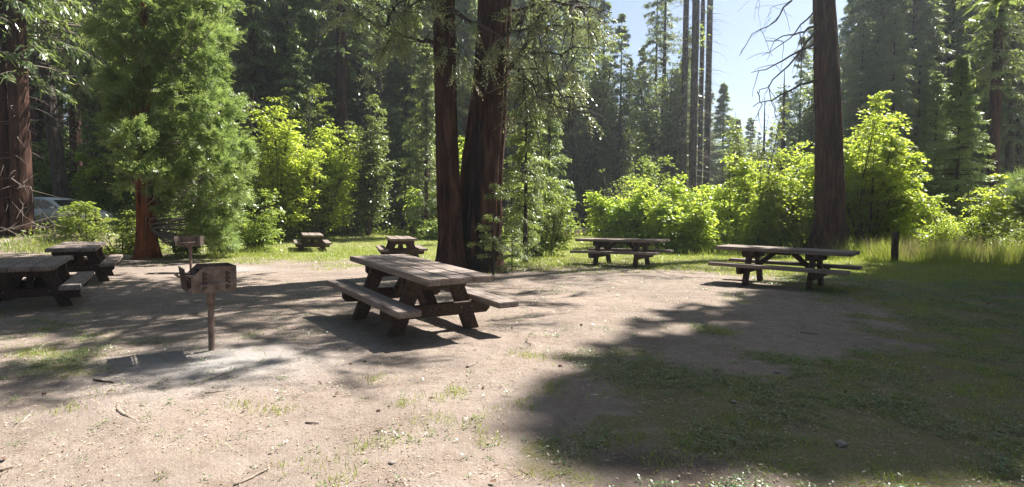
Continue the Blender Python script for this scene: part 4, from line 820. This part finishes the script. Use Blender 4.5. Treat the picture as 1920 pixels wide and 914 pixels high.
for i, (x0, y0, x1, y1, lb) in enumerate(((85, 352, 125, 366, 'lowest brown log lying on the slope above the car'), (82, 325, 118, 338, 'middle brown log on the slope above the car'), (84, 305, 112, 312, 'highest brown log on the slope above the car'))):
    d = 36+i*5; a = onpx(x0, d); b = onpx(x1, d+1); log('fallen_log', a+Vector((0, 0, .2)), b+Vector((0, 0, .2)), .22, lb, BARK_RED)
# ------------------------------------------------------------ picnic tables
TL_, TW_ = 2.57, .83
def table_root(label, group='heavy wooden picnic tables'):
    root = empty('picnic_table', label=label, cat='picnic table', group=group)
    m = MB(); pw = (TW_-.024)/3
    for i in (-1, 0, 1): m.box(((.012, -.006, .004)[i+1], i*(pw+.012), .725), (TL_, pw, .07))
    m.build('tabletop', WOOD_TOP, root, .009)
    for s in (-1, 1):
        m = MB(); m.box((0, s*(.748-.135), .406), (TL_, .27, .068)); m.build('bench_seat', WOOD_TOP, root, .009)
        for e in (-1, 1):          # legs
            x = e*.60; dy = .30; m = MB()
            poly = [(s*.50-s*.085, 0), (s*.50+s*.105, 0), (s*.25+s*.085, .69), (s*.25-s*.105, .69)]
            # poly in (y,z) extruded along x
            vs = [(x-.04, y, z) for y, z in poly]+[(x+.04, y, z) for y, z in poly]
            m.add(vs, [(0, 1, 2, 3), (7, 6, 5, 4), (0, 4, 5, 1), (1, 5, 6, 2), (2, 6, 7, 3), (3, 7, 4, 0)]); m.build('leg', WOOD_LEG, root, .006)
    for e in (-1, 1):
        for nm, hw, z0, z1, ch in (('seat_beam', .70, .225, .371, .05), ('top_beam', .385, .555, .689, .05)):
            m = MB(); x = e*(.60+.0825)
            poly = [(-hw+ch, z0), (hw-ch, z0), (hw, z0+ch), (hw, z1), (-hw, z1), (-hw, z0+ch)]
            for xx in ((x,) if nm == 'seat_beam' else (x, e*(.60-.0825))):
                vs = [(xx-.04, y, z) for y, z in poly]+[(xx+.04, y, z) for y, z in poly]; n = 6
                m.add(vs, [list(range(n))[::-1], list(range(n, 2*n))]+[(i, (i+1) % n, n+(i+1) % n, n+i) for i in range(n)])
            for yy in (-hw*.62, -hw*.42, hw*.42, hw*.62): m.tube([(x+e*.038, yy, (z0+z1)/2+.02), (x+e*.052, yy, (z0+z1)/2+.02)], .013, 8, 1)
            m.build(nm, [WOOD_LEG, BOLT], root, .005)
        m = MB(); a = Vector((e*.60, 0, .30)); b = Vector((e*.17, 0, .672)); d = (b-a).normalized(); q = Vector((-d.z, 0, d.x))*.045
        vs = [a+q, a-q, b-q, b+q]; vs = [Vector((v.x, -.045, v.z)) for v in vs]+[Vector((v.x, .045, v.z)) for v in vs]
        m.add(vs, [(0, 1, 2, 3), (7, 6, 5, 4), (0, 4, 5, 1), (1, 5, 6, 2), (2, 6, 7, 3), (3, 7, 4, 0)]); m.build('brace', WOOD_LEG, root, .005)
    m = MB(); m.box((0, 0, .665), (.30, .60, .045)); m.build('cleat', WOOD_LEG, root, .004)
    return root
TLAB = {'T1': 'nearest picnic table, its top dappled with branch shadows', 'TR': 'picnic table in front of the big straight trunk and wooden post',
 'TM': 'picnic table on the grass before the rounded bright bush', 'TL2': 'sunlit picnic table beside the sequoia trunk', 'TL1': 'fully shaded picnic table cut by the edge of the picture',
 'TF1': 'farthest small picnic table in the sun before the tall maple bush', 'TF2': 'distant picnic table just left of the slimmer redwood'}
TILT = {'T1': (-.016, .035), 'TR': (-.006, .016), 'TM': (.016, .001), 'TL2': (-.009, .008), 'TL1': (-.001, .005), 'TF1': (-.017, .005), 'TF2': (.008, 0)}
proto_t = None
for k, (x, y, a, z) in TABLES.items():
    if proto_t is None: proto_t = o = table_root(TLAB[k])
    else: o = copy_tree(proto_t); o['label'] = TLAB[k]
    tx, ty = TILT[k]; n = Vector((-tx, -ty, 1)).normalized()
    o.rotation_mode = 'QUATERNION'
    o.location = (x, y, z if abs(z-gzf(x, y)) < .05 else gzf(x, y)); o.rotation_quaternion = Vector((0, 0, 1)).rotation_difference(n) @ Euler((0, 0, a)).to_quaternion()
    o.location.z -= .012
# ------------------------------------------------------------ barbecue grills
def grill(loc, rz, label, full=True, h=.90, w=.41, dp=.46, hb=.26):
    root = empty('barbecue_grill', loc, rz, label, 'barbecue grill', 'steel park barbecue grills on posts')
    t_ = .006; z0 = h-hb; z1 = h
    # x: width, opening at -x; y: depth. plates facing -y (towards the path) and +y with a clipped corner at the open end
    for s in (-1, 1):
        m = MB(); y = s*dp/2; poly = [(-w/2, z0), (w/2, z0), (w/2, z1), (-w/2+.11, z1), (-w/2, z1-.11)]
        m.prism(poly, y-t_/2, y+t_/2); m.build('side_plate', RUST, root)
        for xx in (-w/2+.11, w/2-.09):      # slot plates with notches
            m = MB()
            pts = [(xx-.012, z0+.03), (xx+.012, z0+.03)]
            zc = z0+.03
            for i in range(4):
                pts += [(xx+.012, zc+.012), (xx+.034, zc+.016), (xx+.034, zc+.034), (xx+.012, zc+.038)]; zc += .044
            pts += [(xx+.012, zc+.005), (xx-.012, zc+.005)]
            m.prism(pts, s*(dp/2)-.006, s*(dp/2)+.006); m.build('notched_slot', RUST_D, root)
    m = MB(); m.box((w/2, 0, (z0+z1)/2), (t_, dp-.01, hb)); m.build('back_plate', RUST_D, root)
    m = MB(); m.box((0, 0, z0+t_/2), (w-.01, dp-.01, t_)); m.build('base_plate', RUST_D, root)
    g = MB(); zg = z0+.125
    for i in range(12): xx = -w/2-.05+(w+.02)*i/11; g.tube([(xx, -dp/2+.01, zg), (xx, dp/2-.01, zg)], .006, 6)
    for yy in (-dp/2+.03, dp/2-.03): g.box((-.03, yy, zg-.008), (w+.02, .03, .005))
    gr = g.build('cooking_grate', RUST_D, root)
    for s in (-1, 1):                       # looped handles out of the slots
        m = MB(); y = s*(dp/2+.006); m.tube([(w/2-.09, y-s*.03, zg-.03), (w/2-.09, y+s*.035, zg-.03), (0, y+s*.055, zg-.04), (-w/2+.07, y+s*.035, zg-.05), (-w/2+.07, y-s*.03, zg-.05)], .011, 8); m.build('grate_handle', RUST, root)
    # fold-down front: an angled plate with slots and two rods sticking out at the open end
    m = MB(); M_ = Matrix.Translation((-w/2-.03, 0, z0+.01)) @ Matrix.Rotation(math.radians(-7), 4, 'Y')
    for i in range(5): m.box((0, 0, .03+i*.045), (.006, dp-.03, .041), M_)
    for yy in (-dp/2+.02, -.08, .08, dp/2-.02): m.box((.001, yy, .12), (.008, .03, .24), M_)
    m.build('front_grille', RUST_D, root)
    m = MB()
    for yy in (-dp/2+.05, dp/2-.07): m.tube([(-w/2+.04, yy, zg+.04), (-w/2-.06, yy, zg+.05), (-w/2-.10, yy-.01, zg+.045)], .009, 7)
    m.tube([(-w/2-.10, -dp/2+.04, zg+.045), (-w/2-.10, dp/2-.08, zg+.045)], .012, 8); m.build('front_rod', RUST, root)
    m = MB(); m.tube([(0, 0, -.1), (0, 0, z0)], .031, 14); m.tube([(0, 0, z0-.16), (0, 0, z0)], .041, 14); m.box((0, 0, z0-.006), (.16, .16, .01)); m.build('post', RUST, root, smooth=False)
    return root
g = gpt(397, 656); grill(g, math.radians(35), 'rusty barbecue grill on a post in the ash patch, nearest of them', h=.88)
g = onpx(357, 15.0); grill(g, math.radians(16), 'dark boxy barbecue grill on a thin post before the sequoia', h=.90, w=.52, hb=.24, dp=.42)
g = onpx(701, 37); grill(g, 0, 'tiny far barbecue grill on the shaded strip of lawn', h=.55, w=.48, hb=.16, dp=.35)
# ------------------------------------------------------------ posts
def post(p, h, r_, label):
    m = MB(); m.tube([(0, 0, -.2), (0, 0, h*.5), (.003, 0, h-.02), (0, 0, h)], [r_*1.04, r_, r_*.98, r_*.85], 16)
    o = m.build('wooden_post', BARK_GREY, smooth=True); o.location = p; return tag(o, label, 'post')
pp = gpt(1677, 492); post(pp, 58*pp.y/F_PX, 6*pp.y/F_PX, 'short weathered round post at the edge of the tall grass')
p3 = onpx(775, 33); post(p3, .72, .10, 'small far wooden post behind the distant table')
# ------------------------------------------------------------ parked car
def car(loc, rz):
    root = empty('parked_car', loc, rz, 'white estate car parked behind the bushes, partly hidden', 'car')
    prof = [(-2.25, .45), (-2.28, .95), (-2.2, 1.02), (-1.85, 1.45), (-1.5, 1.53), (-.2, 1.55), (.35, 1.42), (.95, 1.02), (1.9, .90), (2.2, .74), (2.27, .45), (1.9, .28), (-2.0, .28)]
    m = MB(); m.prism(prof, -.85, .85); b = m.build('body', WHITE, root, .06, True)
    side = [[(-1.78, 1.0), (-1.62, 1.40), (-1.0, 1.44), (-1.0, 1.0)], [(-.94, 1.0), (-.94, 1.44), (-.15, 1.45), (-.05, 1.0)], [(.01, 1.0), (-.08, 1.44), (.28, 1.36), (.80, 1.02)]]
    for s in (-1, 1):
        for w_ in side: m = MB(); m.prism(w_, s*.853-.006, s*.853+.006); m.build('side_window', GLASS, root)
        m = MB()
        for x in (-.97, -.02, .98): m.box((x, s*.853, .72), (.012, .012, .56))
        m.build('door_seam', PLAST, root)
        m = MB(); m.box((.62, s*.97, 1.04), (.16, .20, .12)); m.build('wing_mirror', WHITE, root, .03)
        m = MB(); m.box((2.19, s*.62, .70), (.12, .36, .14)); m.build('headlight', LAMP, root, .03)
        for x in (-1.4, 1.4):
            M_ = Matrix.Translation((x, s*.80, .33)) @ Matrix.Rotation(math.pi/2, 4, 'X')
            m = MB(); m.tube([(0, 0, -.1), (0, 0, .1)], .33, 24, 0, M_); wh = m.build('tyre', RUBBER, root, .02)
            m = MB(); m.tube([(0, 0, -.11), (0, 0, .11)], .21, 16, 0, M_); m.build('rim', BOLT, wh)
    m = MB(); m.add([(.40, -.68, 1.405), (.40, .68, 1.405), (.93, .76, 1.045), (.93, -.76, 1.045), (.44, -.68, 1.42), (.44, .68, 1.42), (.97, .76, 1.06), (.97, -.76, 1.06)], [(0, 1, 2, 3), (4, 7, 6, 5), (0, 4, 5, 1), (1, 5, 6, 2), (2, 6, 7, 3), (3, 7, 4, 0)]); m.build('windscreen', GLASS, root)
    m = MB(); m.box((2.24, 0, .5), (.08, 1.5, .16)); m.build('bumper', PLAST, root, .02)
    return root
pc_ = onpx(112, 29.5); car((pc_.x, pc_.y, pix(112, 430, 29.5).z), math.radians(-8))
# ------------------------------------------------------------ sticks, stones and cones on the ground
def stick(x0, y0, x1, y1, r_, label, name='fallen_stick', mat=TWIG_DEAD, bend=.02, zup=None):
    r_ *= .75; a = gpt(x0, y0); b = gpt(x1, y1); r = R(int(x0*7+y0)); n = 7; L = (b-a).length
    pts = []
    for i in range(n):
        q = a.lerp(b, i/(n-1)); pts.append((q.x+r.normal()*bend*L, q.y+r.normal()*bend*L, gzf(q.x, q.y)+(r_*.7 if zup is None else zup)))
    m = MB(); m.tube(pts, [r_*(1-.35*i/n) for i in range(n)], 7); o = m.build(name, mat, smooth=True); return tag(o, label, 'stick' if name != 'exposed_root' else 'root')
stick(393, 712, 426, 700, .008, 'thin pale stick just below the nearest grill')
stick(876, 690, 890, 684, .017, 'short pale chunk of wood in front of the nearest table', bend=0)
stick(176, 714, 212, 720, .014, 'dark short stick in the shade left of the grill shadow', mat=TWIG_DARK)
stick(440, 912, 505, 880, .010, 'long pale stick near the bottom edge', bend=.01)
stick(290, 904, 305, 893, .010, 'short brown stick at the bottom edge near the long pale one', mat=TWIG_DARK)
stick(572, 794, 598, 795, .008, 'short dark stick on the bare middle ground', mat=TWIG_DARK)
stick(640, 650, 655, 662, .006, 'tiny dark twig by the corner of the table shadow', mat=TWIG_DARK)
stick(995, 648, 985, 636, .007, 'curved brown twig right of the nearest table', mat=TWIG_DARK, bend=.06)
stick(385, 738, 432, 733, .006, 'thin grey twig in the sun below the grill')
stick(0, 884, 24, 878, .009, 'dark stick touching the left edge', mat=TWIG_DARK)
stick(1500, 625, 1532, 628, .010, 'dark twig lying in a light patch of the shaded ground', mat=TWIG_DARK)
stick(1210, 660, 1185, 658, .007, 'dark twig at the border of the big shadow', mat=TWIG_DARK)
rt = MB(); P = [gpt(*q) for q in ((220, 760), (223, 770), (232, 777), (245, 783), (258, 790), (275, 797))]
rt.tube([(q.x, q.y, gzf(q.x, q.y)-.004) for q in P], [.012, .018, .017, .014, .011, .006], 8); tag(rt.build('exposed_root', LOGW, smooth=True), 'pale worn root poking out of the sunny ground', 'root')
def lump(name, px_, py_, r_, label, mat, seed, cat_, sq=.6):
    import bmesh
    bm = bmesh.new(); bmesh.ops.create_icosphere(bm, subdivisions=2, radius=1); r = random.Random(seed)
    for v in bm.verts: v.co *= r.uniform(.82, 1.12); v.co.z *= sq; v.co.x *= 1.25
    me = bpy.data.meshes.new(name); bm.to_mesh(me); bm.free(); p = gpt(px_, py_)
    o = link(name, me, mat); o.location = (p.x, p.y, p.z+r_*sq*.6); o.scale = (r_,)*3; o.rotation_euler = (0, 0, r.uniform(0, 6)); return tag(o, label, cat_)
lump('stone', 1457, 700, .030, 'pale stone in the shade near the right-hand bare patch', STONE, 1, 'stone')
lump('stone', 1577, 836, .034, 'rounded brown-grey stone in the shaded grass', STONE, 2, 'stone')
lump('stone', 1375, 755, .022, 'small dull stone left of the pale one', STONE, 3, 'stone')
lump('stone', 1515, 765, .018, 'little pale stone above the rounded one', STONE, 4, 'stone')
lump('stone', 735, 870, .020, 'small round stone in the weeds at the bottom', STONE, 5, 'stone')
cones = [(x_, y_, z_*.8) for x_, y_, z_ in [(710, 772, .019), (730, 764, .015), (657, 684, .017), (684, 679, .014), (1050, 688, .022), (906, 728, .013), (752, 800, .014), (998, 764, .013), (1160, 680, .015), (1196, 703, .015), (83, 740, .018), (960, 616, .018), (1090, 610, .02), (1330, 706, .018)]]
o0 = None
for i, (x, y, r_) in enumerate(cones):
    if o0 is None: o0 = lump('pine_cone', x, y, r_, 'small dark pine cone dropped on the bare earth', CONE, 9, 'pine cone', .8); o0['group'] = 'pine cones on the bare earth'
    else:
        c = o0.copy(); col.objects.link(c); p = gpt(x, y); c.location = (p.x, p.y, p.z+r_*.5); c.scale = (r_,)*3; c.rotation_euler = (0, 0, i)

# ------------------------------------------------------------ air
m = MB(); m.box((0, 150, 20), (640, 530, 52))
hm = bpy.data.materials.new('haze'); hm.use_nodes = True; nt = hm.node_tree; nt.nodes.clear()
pv = nt.nodes.new('ShaderNodeVolumePrincipled'); pv.inputs['Color'].default_value = (.82, .90, 1, 1); pv.inputs['Density'].default_value = HAZE; pv.inputs['Anisotropy'].default_value = .55
ho = nt.nodes.new('ShaderNodeOutputMaterial'); nt.links.new(pv.outputs[0], ho.inputs['Volume'])
hz = m.build('haze', hm); tag(hz, 'thin bright summer haze between the far trees', 'haze', kind='stuff')
